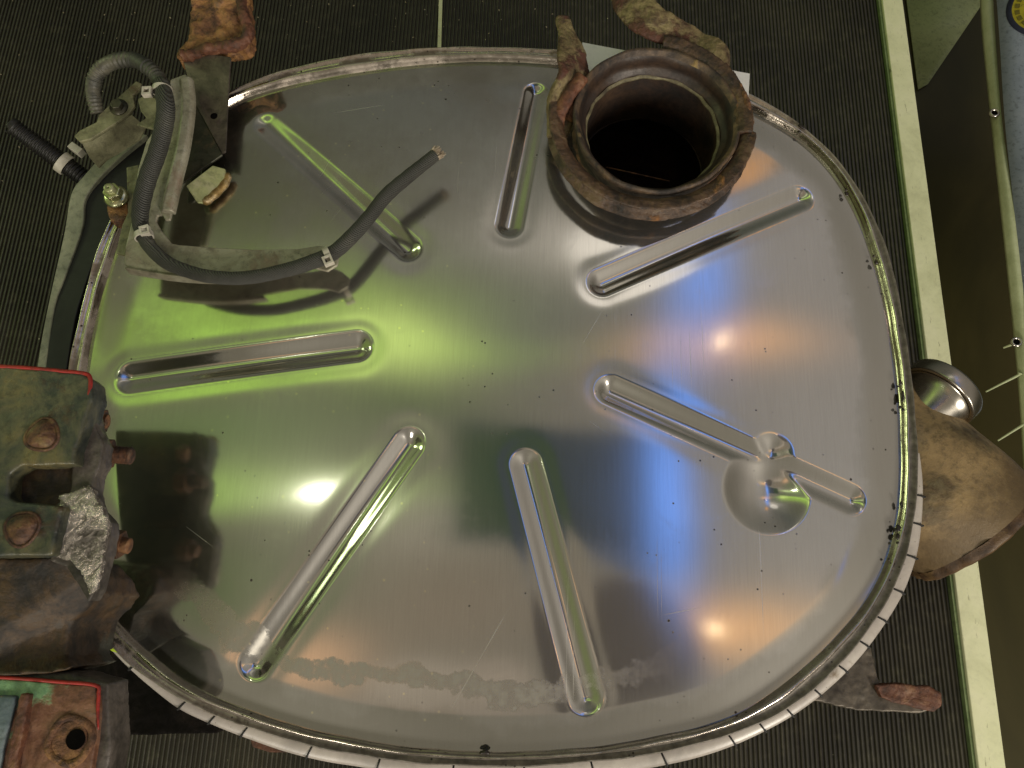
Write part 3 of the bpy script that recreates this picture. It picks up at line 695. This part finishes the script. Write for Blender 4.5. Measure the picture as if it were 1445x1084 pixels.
# machined flange neck above it
fc = P(1270, 612, .26); fe = P(1326, 556, .26); fx = (fe-fc).normalized(); FL = (fe-fc).length; FR = 53*mpp(1326, 556, .26)
fl = obj('flange_neck', *lathe_geo([(FR*.50, -.02), (FR*.55, FL*.2), (FR*.80, FL*.75), (FR*.86, FL*.88), (FR*.90, FL*.90)], fc, fx, n=96), MACH, drum)
obj('flange_ring', *lathe_geo([(FR*.60, FL*.92), (FR*.90, FL*.91), (FR*.99, FL*.92), (FR, FL*.94), (FR, FL*1.14), (FR*.98, FL*1.17), (FR*.7, FL*1.17), (FR*.60, FL*1.1)], fc, fx, n=96, closed=True), MACH, fl)
# ------------------------------------------------------------------ clamp round the outlet pipe
clamp = thing('pipe_clamp', 'rusty split band clamp with bent lugs round the mouth of the outlet pipe', 'clamp', (oc.x, oc.y, LZ-.05))
CR = PR + .0112
def arc(a0, a1, r, z0, z1, n=60, wr=0):
    return [Vector((oc.x - .004 + (r + wr*math.sin(5*t))*math.cos(math.radians(a0+(a1-a0)*t)), oc.y + (r + wr*math.sin(5*t))*math.sin(math.radians(a0+(a1-a0)*t)), z0+(z1-z0)*t)) for t in np.linspace(0, 1, n)]
sec = [(-.013, -.006), (-.0095, .0005), (-.005, .0062), (0, .0080), (.005, .0062), (.0085, .0010), (.0095, -.0065), (.007, -.0075), (.004, .0000), (0, .0020), (-.006, -.001), (-.0105, -.0075)]
pth = arc(158, 352, CR, LZ-.009, LZ-.007, 80)
v, f = sweep(pth, [(x, -y) for x, y in sec])
roughen(obj('lower_band', v, f, CLAMPM, clamp), .0013, .0022, .02, 2, .0008)
pth = arc(350, 442, CR-.004, LZ-.004, LZ-.008, 50)
v, f = sweep(pth, [(x*.9, -y) for x, y in sec])
roughen(obj('upper_band', v, f, CLAMPM, clamp), .0013, .0022, .02, 2, .0008)
# left lug: a strap folded outward, tapering to a blunt tip
lp = catmull([P(785, 196, LZ-.018), P(790, 168, LZ-.014), P(797, 140, LZ-.008), P(809, 112, LZ-.002), P(808, 86, LZ), P(806, 66, LZ), P(799, 44, LZ-.002), P(794, 26, LZ-.004)], 8)
k = len(lp)
w_ = np.interp(np.linspace(0, 1, k), [0, .25, .5, .68, .85, 1], [.009, .017, .020, .015, .0085, .0065])
t_ = np.interp(np.linspace(0, 1, k), [0, .3, .6, 1], [.0050, .0050, .0036, .0030])
tw = np.interp(np.linspace(0, 1, k), [0, .4, .7, 1], [.3, .8, .45, .1])
v, f = sweep(lp, [(math.copysign(abs(math.cos(q))**.6, math.cos(q)), math.copysign(abs(math.sin(q))**.6, math.sin(q))) for q in np.linspace(0, 2*math.pi, 20, endpoint=False)], scale=[(t_[i], w_[i]) for i in range(k)], twist=tw)
roughen(obj('left_lug', v, f, CLAMPG, clamp), .0010, .0035, .016, 0, .0008)
lp = catmull([P(822, 108, LZ+.004), P(806, 130, LZ+.002), P(790, 158, LZ-.004), P(786, 182, LZ-.010)], 8)
v, f = sweep(lp, circ(1, 14), scale=[(.005, .0068)]*len(lp))
roughen(obj('lug_fold', v, f, RUSTR, clamp), .0012, .003, .015, 1, .0010)
lp = catmull([P(1018, 96, LZ-.010), P(1008, 70, LZ-.008), P(985, 58, LZ-.012), P(955, 46, LZ-.006), P(925, 34, LZ-.002), P(902, 16, LZ-.004), P(888, -8, LZ-.008), P(884, -30, LZ-.01)], 8)
k = len(lp)
w_ = np.interp(np.linspace(0, 1, k), [0, .12, .25, .5, .75, 1], [.009, .013, .010, .016, .019, .017])
t_ = np.interp(np.linspace(0, 1, k), [0, .3, .6, 1], [.0045, .0036, .0040, .0045])
tw = np.interp(np.linspace(0, 1, k), [0, .5, 1], [.1, -.3, -.55])
v, f = sweep(lp, [(math.copysign(abs(math.cos(q))**.6, math.cos(q)), math.copysign(abs(math.sin(q))**.6, math.sin(q))) for q in np.linspace(0, 2*math.pi, 20, endpoint=False)], scale=[(t_[i], w_[i]) for i in range(k)], twist=tw)
roughen(obj('upper_lug', v, f, CLAMPG, clamp), .0010, .0035, .016, 0, .0008)
lp = catmull([P(1020, 100, LZ-.010), P(1040, 128, LZ-.008), P(1052, 156, LZ-.006), P(1056, 178, LZ-.010)], 8)
v, f = sweep(lp, circ(1, 12), scale=[(.011, .004)]*len(lp))
roughen(obj('torn_edge', v, f, RUST, clamp), .0012, .004, .012, 1, .0012)
lp = [P(806, 146, LZ-.012), P(800, 172, LZ-.016)]
v, f = sweep(catmull(lp, 6), circ(1, 14), scale=[(.005, .005)]*7)
obj('clamp_bolt', v, f, RUSTO, clamp)
# white card behind the pipe
zc = ZP + .012; cs = [P(822, 60, zc), P(865, 68, zc), P(1058, 104, zc), P(1055, 162, zc)]
ca = [math.atan2(q.y-oc.y, q.x-oc.x) for q in (cs[3], P(812, 130, zc))]
cs += [Vector((oc.x + (PR+.0005)*math.cos(a_), oc.y + (PR+.0005)*math.sin(a_), zc)) for a_ in np.linspace(ca[0], ca[1] if ca[1] > 0 else ca[1]+2*math.pi, 40)] + [P(812, 130, zc)]
k = len(cs); cd = obj('card_sheet', cs + [q - Vector((0, 0, .0014)) for q in cs], [tuple(range(k)), tuple(range(2*k-1, k-1, -1))] + [(i, k+i, k+(i+1) % k, (i+1) % k) for i in range(k)], CARD, smooth=False)
props(cd, 'white card sheet tucked behind the rusty outlet pipe over the rim', 'card')
# ------------------------------------------------------------------ cast bracket, far left, over the drum's edge
RIVM = mottled('rivet_rust', [(30, 19, 13), (66, 38, 24), (92, 60, 36), (120, 96, 56)], 70, rough=(.4, .7), bumpd=.003, off=80)
cb = thing('cast_bracket', 'heavy green and rust cast iron bracket reaching over the left edge of the drum', 'bracket', tuple(P(0, 680, .30)))
ZB = ZP + .115
up = [(-90,513),(0,517),(60,521),(118,527),(129,536),(131,560),(118,600),(106,634),(104,655),(30,657),(14,668),(10,700),(22,708),(88,714),(80,750),(73,784),(-90,786)]
plate = roughen(prism('upper_plate', up, ZB, .022, PAINTG, cb), .0014, .0012, .03, 1, .0007)
roughen(prism('pocket_floor', [(4,650),(118,650),(118,716),(4,716)], ZB-.016, .008, CASTB, cb), .0016, .003, .02, 2)
chk = [(122,530),(136,545),(137,580),(140,600),(152,626),(149,652),(140,672),(137,690),(143,716),(160,737),(160,757),(152,790),(142,830),(131,850),(100,800),(76,792),(84,712),(104,700),(108,640),(120,600)]
roughen(prism('side_cheek', [(x-6, y) for x, y in chk], ZB-.013, .016, CASTG, cb), .0014, .0016, .02, 1, .001)
roughen(prism('flaking_paint_patch', [(84,700),(126,684),(148,724),(152,742),(143,795),(134,832),(126,838),(118,812),(100,792),(76,786)], ZB-.0105, .006, FLAKE, cb), .0010, .0028, .007, 0, .0018)
ep = catmull([P(-60, 516, ZB-.001), P(20, 518, ZB-.001), P(80, 523, ZB-.001), P(118, 527, ZB-.001), P(127, 533, ZB-.001), P(127, 548, ZB-.001), P(123, 566, ZB-.001)], 6)
tube('red_paint_edge', ep, [.0015]*(len(ep)-6) + [.0014, .0013, .0012, .001, .0008, .0005], REDP, cb)
for (x, y, r, mm) in ((60, 614, .0105, RUSTR), (31, 746, .0105, RUSTO)):
    c = P(x, y, ZB); rv = obj('rivet', *lathe_geo([(r*1.25, -.004), (r*1.2, .0006), (r*1.02, .0010), (r, .0003), (r*.9, .0020), (r*.55, .0040), (.0001, .0045)], c, n=32, wob=lambda a, r_, h: .0008*math.sin(a*3+x)), RIVM, cb)
web = [(-90,790),(0,787),(60,786),(100,790),(122,812),(134,838),(124,856),(104,876),(97,900),(94,925),(100,944),(60,952),(-90,952)]
roughen(prism('web_casting', web, ZB-.020, .07, CASTB, cb, zs=[ZB-.018,ZB-.018,ZB-.018,ZB-.02,ZB-.026,ZB-.036,ZB-.040,ZB-.042,ZB-.042,ZB-.040,ZB-.03,ZB-.025,ZB-.025]), .0018, .004, .04, 3, .001)
def bolt(x, y, z, dx, r, parent, L1=.012, L2_=.016):
    c = P(x, y, z); g = merge(hexa(c, r, L1, dx, .3)); nt = obj('hex_nut', *g, BRONZE, parent, smooth=True, bevel=.0008)
    e = c + Vector(dx).normalized()*L1
    obj('threaded_end', *merge(lathe_geo([(r*.55, 0)] + [(r*(.55 - .04*(i % 2)), L2_*(i+1)/12) for i in range(11)] + [(r*.45, L2_), (.0001, L2_+.0005)], e, dx, n=24)), RUST, nt)
bolt(134, 640, ZB-.045, (1, -.02, -.05), .0125, cb)
bolt(150, 766, ZB-.055, (1, -.1, 0), .011, cb, L2_=.006)
bolt(137, 594, ZB-.045, (1, 0, -.1), .010, cb, .006, .002)
ZL = ZP + .085
low = [(-90,957),(0,958),(60,962),(136,967),(139,1000),(136,1040),(128,1090),(110,1130),(-90,1130)]
lf = roughen(prism('lower_flange', low, ZL, .012, LOWRED, cb), .0014, .0016, .02, 2)
sd = [(-60,948),(100,950),(155,966),(157,1010),(159,1060),(150,1110),(120,1150),(-90,1150)]
roughen(prism('flange_side', [(x-2, y-2) for x, y in sd], ZL-.006, .03, CASTG, cb), .002, .0015, .02, 2)
ep = catmull([P(-60, 953, ZL), P(20, 957, ZL), P(80, 962, ZL), P(134, 967, ZL), P(139, 980, ZL), P(138, 1000, ZL), P(139, 1030, ZL)], 6)
tube('red_paint_edge', ep, [.0012]*(len(ep)-6) + [.0011, .001, .0009, .0008, .0006, .0004], REDP, cb)
c = P(99, 1045, ZL)
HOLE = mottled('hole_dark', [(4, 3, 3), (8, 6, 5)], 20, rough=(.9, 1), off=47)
obj('bolt_hole', *lathe_geo([(.0170, -.0005), (.0160, .0016), (.0135, .0018), (.0118, .0008), (.0112, -.001)], c, n=40, wob=lambda a, r, h: .0007*math.sin(a*4)), RUSTO, cb)
obj('hole_depth', *lathe_geo([(.0116, .0008), (.0001, .0006)], c, n=32), RUSTO, cb)
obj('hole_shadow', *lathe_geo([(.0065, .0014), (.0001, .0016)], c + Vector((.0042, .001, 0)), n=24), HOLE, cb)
gp = [(40,980),(28,978),(22,1010),(10,1060),(2,1130),(16,1130),(26,1060),(34,1020)]
roughen(prism('welded_bar', gp, ZL+.006, .01, RUSTR, cb), .0012, .002, .01, 2)
roughen(prism('blue_primer_plate', [(-80,980),(24,982),(14,1020),(4,1060),(-8,1130),(-80,1130)], ZL+.003, .006, BLUEPL, cb), .0014, .001, .02, 2)
# ------------------------------------------------------------------ strap and rubber liner on the drum's left flank
def ribbon(name, left, right, z0, z1, th_, mat, parent=None, n=8):
    A = catmull([(x, y, 0) for x, y in left], n); B = catmull([(x, y, 0) for x, y in right], n); k = min(len(A), len(B))
    V_ = []
    for i in range(k):
        z = z0 + (z1-z0)*i/(k-1); p = P(A[i][0], A[i][1], z); q = P(B[i][0], B[i][1], z)
        V_ += [p, q, q - Vector((0, 0, th_)), p - Vector((0, 0, th_))]
    F_ = []
    for i in range(k-1):
        for j in range(4): F_.append((i*4+j, i*4+(j+1) % 4, i*4+4+(j+1) % 4, i*4+4+j))
    F_ += [(3, 2, 1, 0), tuple((k-1)*4+j for j in range(4))]
    return obj(name, V_, F_, mat, parent, bevel=.0012)
st = ribbon('clamping_strap', [(188,186),(150,214),(118,248),(100,274),(90,330),(72,410),(58,480),(46,560)], [(208,190),(170,222),(140,252),(120,282),(116,322),(92,390),(76,440),(60,560)], ZP-.022, ZP-.03, .045, STRAPM)
props(st, 'grey green painted steel strap curving along the left flank of the drum', 'strap')
rb = ribbon('rubber_liner', [(206,190),(168,224),(138,256),(120,286),(114,326),(90,392),(74,442),(58,562)], [(262,196),(222,240),(184,282),(158,318),(136,360),(118,410),(104,462),(88,562)], ZP-.028, ZP-.03, .05, RUBBER)
props(rb, 'black rubber liner strip between the strap and the drum rim', 'liner')
# ------------------------------------------------------------------ galvanised hose bracket
hb = thing('hose_bracket', 'mottled galvanised bent bracket carrying the black hose over the upper left of the drum', 'bracket', tuple(P(230, 330, ZP)))
ZH = ZP + .032
bp = [(240,112),(262,104),(268,116),(269,140),(264,200),(256,240),(247,275),(240,310),(233,311),(229,303),(222,304),(220,312),(228,326),(242,343),(252,345),(300,349),(360,352),(420,351),(452,346),(466,352),(478,362),(476,374),(462,383),(444,378),(400,376),(340,384),(290,390),(250,388),(182,380),(175,372),(176,350),(186,310),(194,240),(206,200),(226,170),(236,140)]
b_ = prism('bracket_plate', bp, ZH, .0035, GALV, hb, bevel=.0012, zs=None)
ep = catmull([P(262, 112, ZH+.004), P(265, 150, ZH+.004), P(258, 205, ZH+.004), P(246, 255, ZH+.003), P(236, 300, ZH+.002)], 8)
v, f = sweep(ep, [(-.004, -.0065), (.0015, -.0065), (.004, -.004), (.004, .003), (.001, .0060), (-.004, .0065)]); obj('folded_edge', v, f, GALV, hb, bevel=.0012)
ep = catmull([P(180, 380, ZH-.003), P(215, 386, ZH-.003), P(250, 391, ZH-.003), P(300, 394, ZH-.003), P(350, 392, ZH-.003)], 8)
v, f = sweep(ep, [(-.006, -.001), (.004, -.001), (.005, .0015), (-.006, .0025)]); obj('lower_lip', v, f, GALV, hb, bevel=.0008)
prism('side_flange', [(178,236),(196,232),(194,300),(180,362),(163,358),(172,318),(180,300)], ZH-.010, .003, GALVD, hb)
for q in ((330, 352), (213, 232)):
    pass
# bolt and nut at its foot
nb = thing('zinc_nut', 'bright zinc flange nut and stud beside the hose at the left edge of the drum', 'nut', tuple(P(164, 280, ZP)))
c = P(164, 278, ZP+.026); m_ = mpp(164, 278, ZP+.026)
obj('flange_washer', *lathe_geo([(.0001, -.001), (17*m_, -.001), (17*m_, .001), (14*m_, .003), (.0001, .003)], c, n=48), ZINC, nb)
obj('hex_nut', *hexa(c + Vector((0, .001, .002)), 13*m_, .008, (0, 0, 1), .4), ZINC, nb, bevel=.0012)
obj('stud_end', *lathe_geo([(7.5*m_, .008), (7.5*m_, .014), (6*m_, .0155), (1.5*m_, .0155), (1.2*m_, .0150), (.0001, .0145)], c + Vector((0, .001, 0)), n=32), LUGY, nb)
lg = roughen(prism('rusty_lug', [(150,272),(176,268),(182,300),(178,312),(156,312),(151,300)], ZP+.022, .014, RUSTO, nb), .0012, .0015, .012, 2)
# ------------------------------------------------------------------ hose
def braid():
    m = MT('braided_sleeve')
    a_ = m.noise(420, 3, .6); w1 = m.new('ShaderNodeTexWave', bands_direction='DIAGONAL'); w1.inputs['Scale'].default_value = 260; m.l.new(m.tc, w1.inputs[0])
    w1.inputs['Distortion'].default_value = 1.5
    n = m.noise(24, 6, .6)
    c = m.ramp(n, [(.3, srgb((40, 40, 38))), (.55, srgb((58, 58, 54))), (.75, srgb((78, 76, 66)))])
    c = m.mix(m.mr(w1.outputs['Fac'], .3, .9, 0, .35), c, srgb((92, 90, 82)))
    return m.set(Base_Color=c, Roughness=.62, Normal=m.bump(m.math('ADD', w1.outputs['Fac'], a_), .0007))
BRAID = braid()
WRAP = mottled('wrap_tape', [(40, 40, 36), (62, 61, 54), (92, 88, 76)], 30, rough=(.45, .65), bumpd=.0006, off=50)
hose = thing('cable_hose', 'grey braided cable hose looping down the bracket to a frayed end over the drum', 'hose', tuple(P(230, 300, ZP)))
HP = [(228,118,.052,11.5),(234,150,.060,12.5),(231,180,.058,12.5),(222,215,.054,12.5),(209,250,.050,12.5),(200,285,.047,12),(198,315,.045,11),(208,343,.043,10),(232,368,.042,10),(262,382,.041,9.5),(300,391,.041,9.5),(350,392,.042,9.5),(405,381,.043,10),(440,370,.044,10.5),(470,357,.044,10.5),(496,334,.042,10.5),(522,305,.040,10),(545,276,.040,10),(575,250,.040,9.5),(600,230,.040,9),(614,219,.040,9)]
pp = catmull([tuple(P(x, y, ZP+z)) + (r*mpp(x, y, ZP+z),) for x, y, z, r in HP], 8)
tube('braided_sleeve', [p[:3] for p in pp], [p[3]*(1 + .015*math.sin(i*1.7)) for i, p in enumerate(pp)], BRAID, hose, n=28)
LP_ = [(138,160,.018,9),(133,142,.024,9.5),(131,122,.030,10),(138,103,.036,10.5),(152,91,.040,10.5),(170,85,.044,10.5),(190,85,.047,10.5),(206,93,.050,10.5),(220,106,.051,10.5),(229,120,.052,10.5)]
pp = catmull([tuple(P(x, y, ZP+z)) + (r*mpp(x, y, ZP+z),) for x, y, z, r in LP_], 22)
tube('wrapped_loop', [p[:3] for p in pp], [p[3]*(1 + .06*math.sin(i*.9)*(1 if (i//26) % 2 == 0 else .2) + .07*(i % 26 < 2)) for i, p in enumerate(pp)], WRAP, hose, n=24)
e = P(615, 218, ZP+.040); dr = (P(615, 218, ZP+.04) - P(600, 230, ZP+.04)).normalized(); gs = []
for i in range(150):
    a_ = random.random()*6.28; r_ = .0056*math.sqrt(random.random()); q = Vector((0, 0, 1)).rotation_difference(dr)
    s_ = e + q @ Vector((r_*math.cos(a_), r_*math.sin(a_), -.002)); t_e = s_ + dr*random.uniform(.004, .0085) + Vector((random.uniform(-1, 1), random.uniform(-1, 1), random.uniform(-1, 1)))*.0016
    gs.append(sweep([s_, t_e], circ(.00038, 5)))
obj('frayed_strands', *merge(*gs), FIBRE, hose)
def tie(x, y, z, r, d, label, hx, hy):
    t = thing('cable_tie', label, 'cable tie', tuple(P(x, y, ZP+z-.012)), 'cable ties holding the hose')
    c = P(x, y, ZP+z); m_ = mpp(x, y, ZP+z); dx = Vector((d[0], -d[1], 0)).normalized()
    obj('tie_strap', *lathe_geo([(r*m_, -.0026), (r*m_+.0013, -.0026), (r*m_+.0013, .0026), (r*m_, .0026)], c, dx, n=40, closed=True), TIE, t, bevel=.0003)
    h = P(hx, hy, ZP+z+.006); s = dx.cross(Vector((0, 0, 1)))
    w = .0040
    g = merge(box_geo(h + dx*w*.8, dx*w*.22, s*w, Vector((0, 0, .0028))), box_geo(h - dx*w*.8, dx*w*.22, s*w, Vector((0, 0, .0028))), box_geo(h + s*w*.8, dx*w*.55, s*w*.2, Vector((0, 0, .0027))), box_geo(h - s*w*.8, dx*w*.55, s*w*.2, Vector((0, 0, .0027))))
    obj('tie_head', *g, TIE, t, smooth=False)
tie(229, 128, .054, 11.5, (.1, 1), 'pale cable tie at the top of the hose below the wrapped loop', 208, 130)
tie(203, 333, .044, 11, (.35, 1), 'pale cable tie where the hose turns at the corner of the bracket', 205, 326)
tie(463, 361, .044, 11, (1, -.5), 'grey cable tie at the tip of the bracket nearest the frayed hose end', 463, 368)
# ------------------------------------------------------------------ small sensor bracket with bolt
sb = thing('clip_bracket', 'dirty galvanised clip bracket with a dark bolt inside the hose loop', 'bracket', tuple(P(150, 180, ZP-.02)))
ZS = ZP + .020
prism('clip_plate', [(104,192),(112,184),(136,172),(139,162),(150,152),(172,132),(192,114),(199,117),(199,124),(188,134),(190,148),(184,158),(172,168),(150,182),(128,196),(112,200)], ZS, .004, GALVD, sb)
prism('clip_side', [(112,196),(150,182),(184,160),(205,178),(196,196),(170,212),(150,224),(138,236),(126,222)], ZS-.012, .003, GALVD, sb, zs=[ZS-.004,ZS-.004,ZS-.006,ZS-.02,ZS-.026,ZS-.026,ZS-.03,ZS-.032,ZS-.02])
prism('clip_tab', [(194,140),(206,132),(222,140),(226,160),(222,184),(192,176),(206,166),(198,156)], ZS+.006, .003, GALVD, sb)
c = P(168, 152, ZS)
obj('bolt_washer', *lathe_geo([(.0001, 0), (.0085, 0), (.0085, .0014), (.0001, .0014)], c, n=32), DARKST, sb)
obj('bolt_head', *hexa(c + Vector((0, 0, .001)), .0058, .006, (0, 0, 1), .2), DARKST, sb, bevel=.0006)
# ------------------------------------------------------------------ corrugated conduit
cd_ = thing('corrugated_conduit', 'black corrugated cable conduit with a split open end on the left', 'conduit', tuple(P(70, 215, ZP-.04)))
a = P(14, 176, ZP-.004); b = P(128, 258, ZP-.045); n_ = 240; L = (b-a).length; rc = 13*mpp(60, 210, ZP-.02)
path = [a.lerp(b, i/n_) for i in range(n_+1)]
rad = [rc*(.80 + .20*max(0, math.sin(i/n_*2*math.pi*24))**.6) if i > 14 else rc*(.98-.10*(14-i)/14) for i in range(n_+1)]
v, f = sweep(path, circ(1, 28), scale=rad, cap=False)
f = [q for q in f if not (min(q) < 28*9 and (min(q) % 28) in (3, 4, 5, 12, 13, 20))]
CONB = mottled('conduit_plastic', [(14, 13, 12), (24, 22, 20), (40, 37, 32)], 40, rough=(.35, .6), bumpd=.0004, off=52)
o_ = obj('corrugated_tube', v, f, CONB, cd_); s_ = o_.modifiers.new('solid', 'SOLIDIFY'); s_.thickness = .0009
c = a.lerp(b, .66); dx = (b-a).normalized()
obj('clip_ring', *lathe_geo([(rc*1.04, -.004), (rc*1.04+.0016, -.004), (rc*1.04+.0016, .004), (rc*1.04, .004)], c, dx, n=40, closed=True), TIE, cd_, bevel=.0004)
obj('clip_lug', *box_geo(c + Vector((.014, .012, .006)), (.006, -.004, 0), (.002, .003, 0), (0, 0, .0045)), TIE, cd_, bevel=.0006)
# ------------------------------------------------------------------ rusted plates at the top left
rbk = thing('rusted_hanger', 'crumbling rusted steel hanger with a bent grey plate above the upper left rim', 'hanger', tuple(P(300, 100, ZP-.1)))
zr = ZP + .03
roughen(prism('rusted_channel', [(272,-40),(345,-40),(350,10),(352,50),(346,62),(330,68),(300,74),(272,78),(252,84),(250,78),(264,58),(270,20)], zr, .02, RUSTO, rbk, zs=[zr+.02]*2+[zr+.01]*3+[zr]*7), .0018, .010, .03, 1, .003)
ep = catmull([P(340, -30, zr+.012), P(343, 10, zr+.010), P(350, 40, zr+.008), P(345, 58, zr+.006), P(318, 66, zr+.004), P(288, 72, zr), P(256, 80, zr-.002)], 8)
v, f = sweep(ep, circ(1, 14), scale=[(.0060+.0012*math.sin(i*.7), .0055) for i in range(len(ep))]); roughen(obj('curled_edge', v, f, RUSTR, rbk), .0014, .006, .014, 1, .002)
prism('bent_plate', [(258,84),(300,76),(326,80),(322,130),(318,214),(313,216),(272,140)], zr-.005, .003, GREYST, rbk, zs=[zr-.004, zr, zr, zr-.01, ZP+.02, ZP+.018, zr-.02])
prism('dark_gusset', [(268,130),(274,140),(314,218),(252,262),(243,262),(258,190)], zr-.016, .003, DARKST, rbk, zs=[zr-.022, zr-.022, ZP+.016, ZP+.015, ZP+.015, zr-.02])
c = P(302, 164, zr-.0065); obj('plate_hole', *lathe_geo([(.0034, .0002), (.0001, .0004)], c, n=20), HOLE, rbk)
# ------------------------------------------------------------------ rusty feet near the floor
ft = thing('rusty_foot', 'rusty steel foot sticking out on the mat below the lower right of the drum', 'bracket', tuple(P(1220, 980, 0)))
roughen(prism('foot_plate', [(1130,930),(1230,912),(1238,950),(1244,968),(1262,985),(1322,1000),(1300,1007),(1210,1003),(1150,990),(1100,985)], .10, .012, GREYST, ft), .002, .003, .02, 2)
roughen(prism('foot_tab', [(1236,966),(1262,964),(1312,968),(1328,978),(1330,996),(1318,1004),(1262,992),(1244,984)], .108, .010, RUSTR, ft), .0016, .004, .02, 2)
DKB = mottled('channel_void_shade', [(9, 8, 7), (16, 13, 12), (30, 25, 23)], 24, bumpd=.002, off=72)  # near-black colour stands in for the shade under the drum
bf = prism('base_channel_shade', [(60,830),(140,850),(230,940),(420,985),(520,1010),(320,1030),(300,1036),(140,1038)], .075, .03, DKB, None)  # channel outline stretched upward as a dark sheet over the shaded void
props(roughen(bf, .002, .003, .02, 2), 'base channel under the lower left of the drum, widened and blackened to stand for shade', 'channel')
fl_ = prism('rust_flake_tab', [(352,1040),(400,1046),(420,1062),(380,1062),(356,1054)], .12, .006, RUSTR, None)
props(fl_, 'small dark red rusty tab showing below the white band at lower left', 'tab')
# ------------------------------------------------------------------ tarpaulin at the right edge
tp = thing('hanging_tarpaulin', 'blue grey tarpaulin with a pale eyeleted hem at the far right', 'tarpaulin', tuple(P(1440, 300, -.30)))
zt = -.16
he = [(1384,-40),(1388,40),(1400,160),(1413,280),(1426,400),(1436,500),(1442,570),(1449,680)]
hr = [(1399,-40),(1403,40),(1412,160),(1428,280),(1442,400),(1453,500),(1462,570),(1470,680)]
A = catmull([tuple(P(x, y, zt)) for x, y in he], 10); B = catmull([tuple(P(x+1, y, zt+.012)) for x, y in hr], 10); V_, F_ = [], []
for p, q in zip(A, B):
    p, q = Vector(p), Vector(q); V_ += [p, p.lerp(q, .35) + Vector((0, 0, .004)), q, q - Vector((0, 0, .012)), p - Vector((0, 0, .006))]
for i in range(len(A)-1):
    for j in range(5): F_.append((i*5+j, i*5+(j+1) % 5, i*5+5+(j+1) % 5, i*5+5+j))
obj('hem', V_, F_, HEM, tp)
V_, F_ = [], []; ns = 14
for i, q in enumerate(B):
    q = Vector(q)
    for j in range(ns): V_.append(q + Vector((.03*j, 0, .005 + .014*j + .006*math.sin(i*.13 + j*.9))))
for i in range(len(B)-1):
    for j in range(ns-1): F_.append((i*ns+j, i*ns+j+1, (i+1)*ns+j+1, (i+1)*ns+j))
o_ = obj('fabric', V_, F_, TARP, tp); s_ = o_.modifiers.new('s', 'SOLIDIFY'); s_.thickness = .002
for (x, y) in ((1403, 160), (1434, 483)):
    ey = obj('eyelet', *lathe_geo([(.0042, 0), (.0052, .003), (.0072, .0034), (.0086, .001), (.0086, -.001)], P(x, y, zt+.009), (-.2, 0, 1), n=32), MACH, tp)
    obj('eyelet_hole', *lathe_geo([(.0050, .0014), (.0001, .0014)], P(x, y, zt+.009), (-.2, 0, 1), n=24), HOLE, ey)
NAVY = mottled('navy_print', [(22, 26, 52), (28, 32, 60)], 20, off=60); YEL = mottled('yellow_print', [(150, 138, 20), (166, 152, 30)], 20, off=61); OLV = mottled('olive_print', [(92, 84, 14), (104, 94, 20)], 20, off=62)
ec = P(1482, 8, zt+.05); er = 50*mpp(1450, 8, zt+.05)
def tz(x):  # height of the fabric under the printed badge
    return 0
nrm = Vector((-.014/.03, 0, 1)).normalized()
ec = P(1479, 8, zt+.055)
bd = obj('round_badge', *lathe_geo([(er*1.0, 0), (er*1.0, .0012), (er*.86, .0016)], ec, nrm, n=80), NAVY, tp)
obj('badge_field', *lathe_geo([(er*.86, .0014), (.0001, .0014)], ec, nrm, n=80), YEL, bd)
gs = []
q_ = Vector((0, 0, 1)).rotation_difference(nrm)
for k_ in range(22):
    a_ = math.radians(k_*360/22); rd = Vector((math.cos(a_), math.sin(a_), 0)); tg = Vector((-rd.y, rd.x, 0))
    gs.append(box_geo(ec + q_ @ (rd*er*.73 + Vector((0, 0, .0018))), q_ @ (rd*er*.055), q_ @ (tg*er*.07), q_ @ Vector((0, 0, .0004))))
obj('badge_marks', *merge(*gs), OLV, bd, smooth=False)
for (x0_, y0_, x1_, y1_) in ((1436, 530, 1391, 553), (1446, 598, 1408, 622), (1428, 486, 1416, 491)):
    p_ = catmull([tuple(P(x0_+4, y0_-4, zt+.004)), tuple(P(x0_, y0_, zt)), tuple(P((x0_+x1_)/2, (y0_+y1_)/2, zt-.006)), tuple(P(x1_, y1_, zt-.012))], 6)
    tube('hem_cord', p_, [np.interp(i/(len(p_)-1), [0, .3, 1], [.0040, .0022, .0013]) for i in range(len(p_))], HEM, tp, n=10)
# ------------------------------------------------------------------ crumbs on the mat
gs = []
for _ in range(80):
    x, y = random.uniform(0, 800), random.uniform(0, 520)
    if y > 60 and x > 130: y = random.uniform(0, 60)
    p = P(x, y, .004); s = random.uniform(.0004, .0014); a_ = random.random()*3
    if p.x > XS - .01: continue
    gs.append(box_geo(p, (s*math.cos(a_), s*math.sin(a_), 0), (-s*.5*math.sin(a_), s*.5*math.cos(a_), 0), (0, 0, s*.3)))
props(obj('metal_crumbs', *merge(*gs), FIBRE, smooth=False), 'pale metal crumbs scattered over the ribbed mat', 'crumbs', kind='stuff')
gl = prism('leaf_scrap', [(151,908),(158,909),(163,915),(170,919),(168,922),(158,919),(151,914)], ZP-.0085, .0008, LEAF, None, bevel=0)
props(gl, 'bright yellow green scrap stuck on the white band at lower left', 'scrap')

for m_ in (HOLE, DKB):
    m_.node_tree.nodes['Principled BSDF'].inputs['Specular IOR Level'].default_value = .05
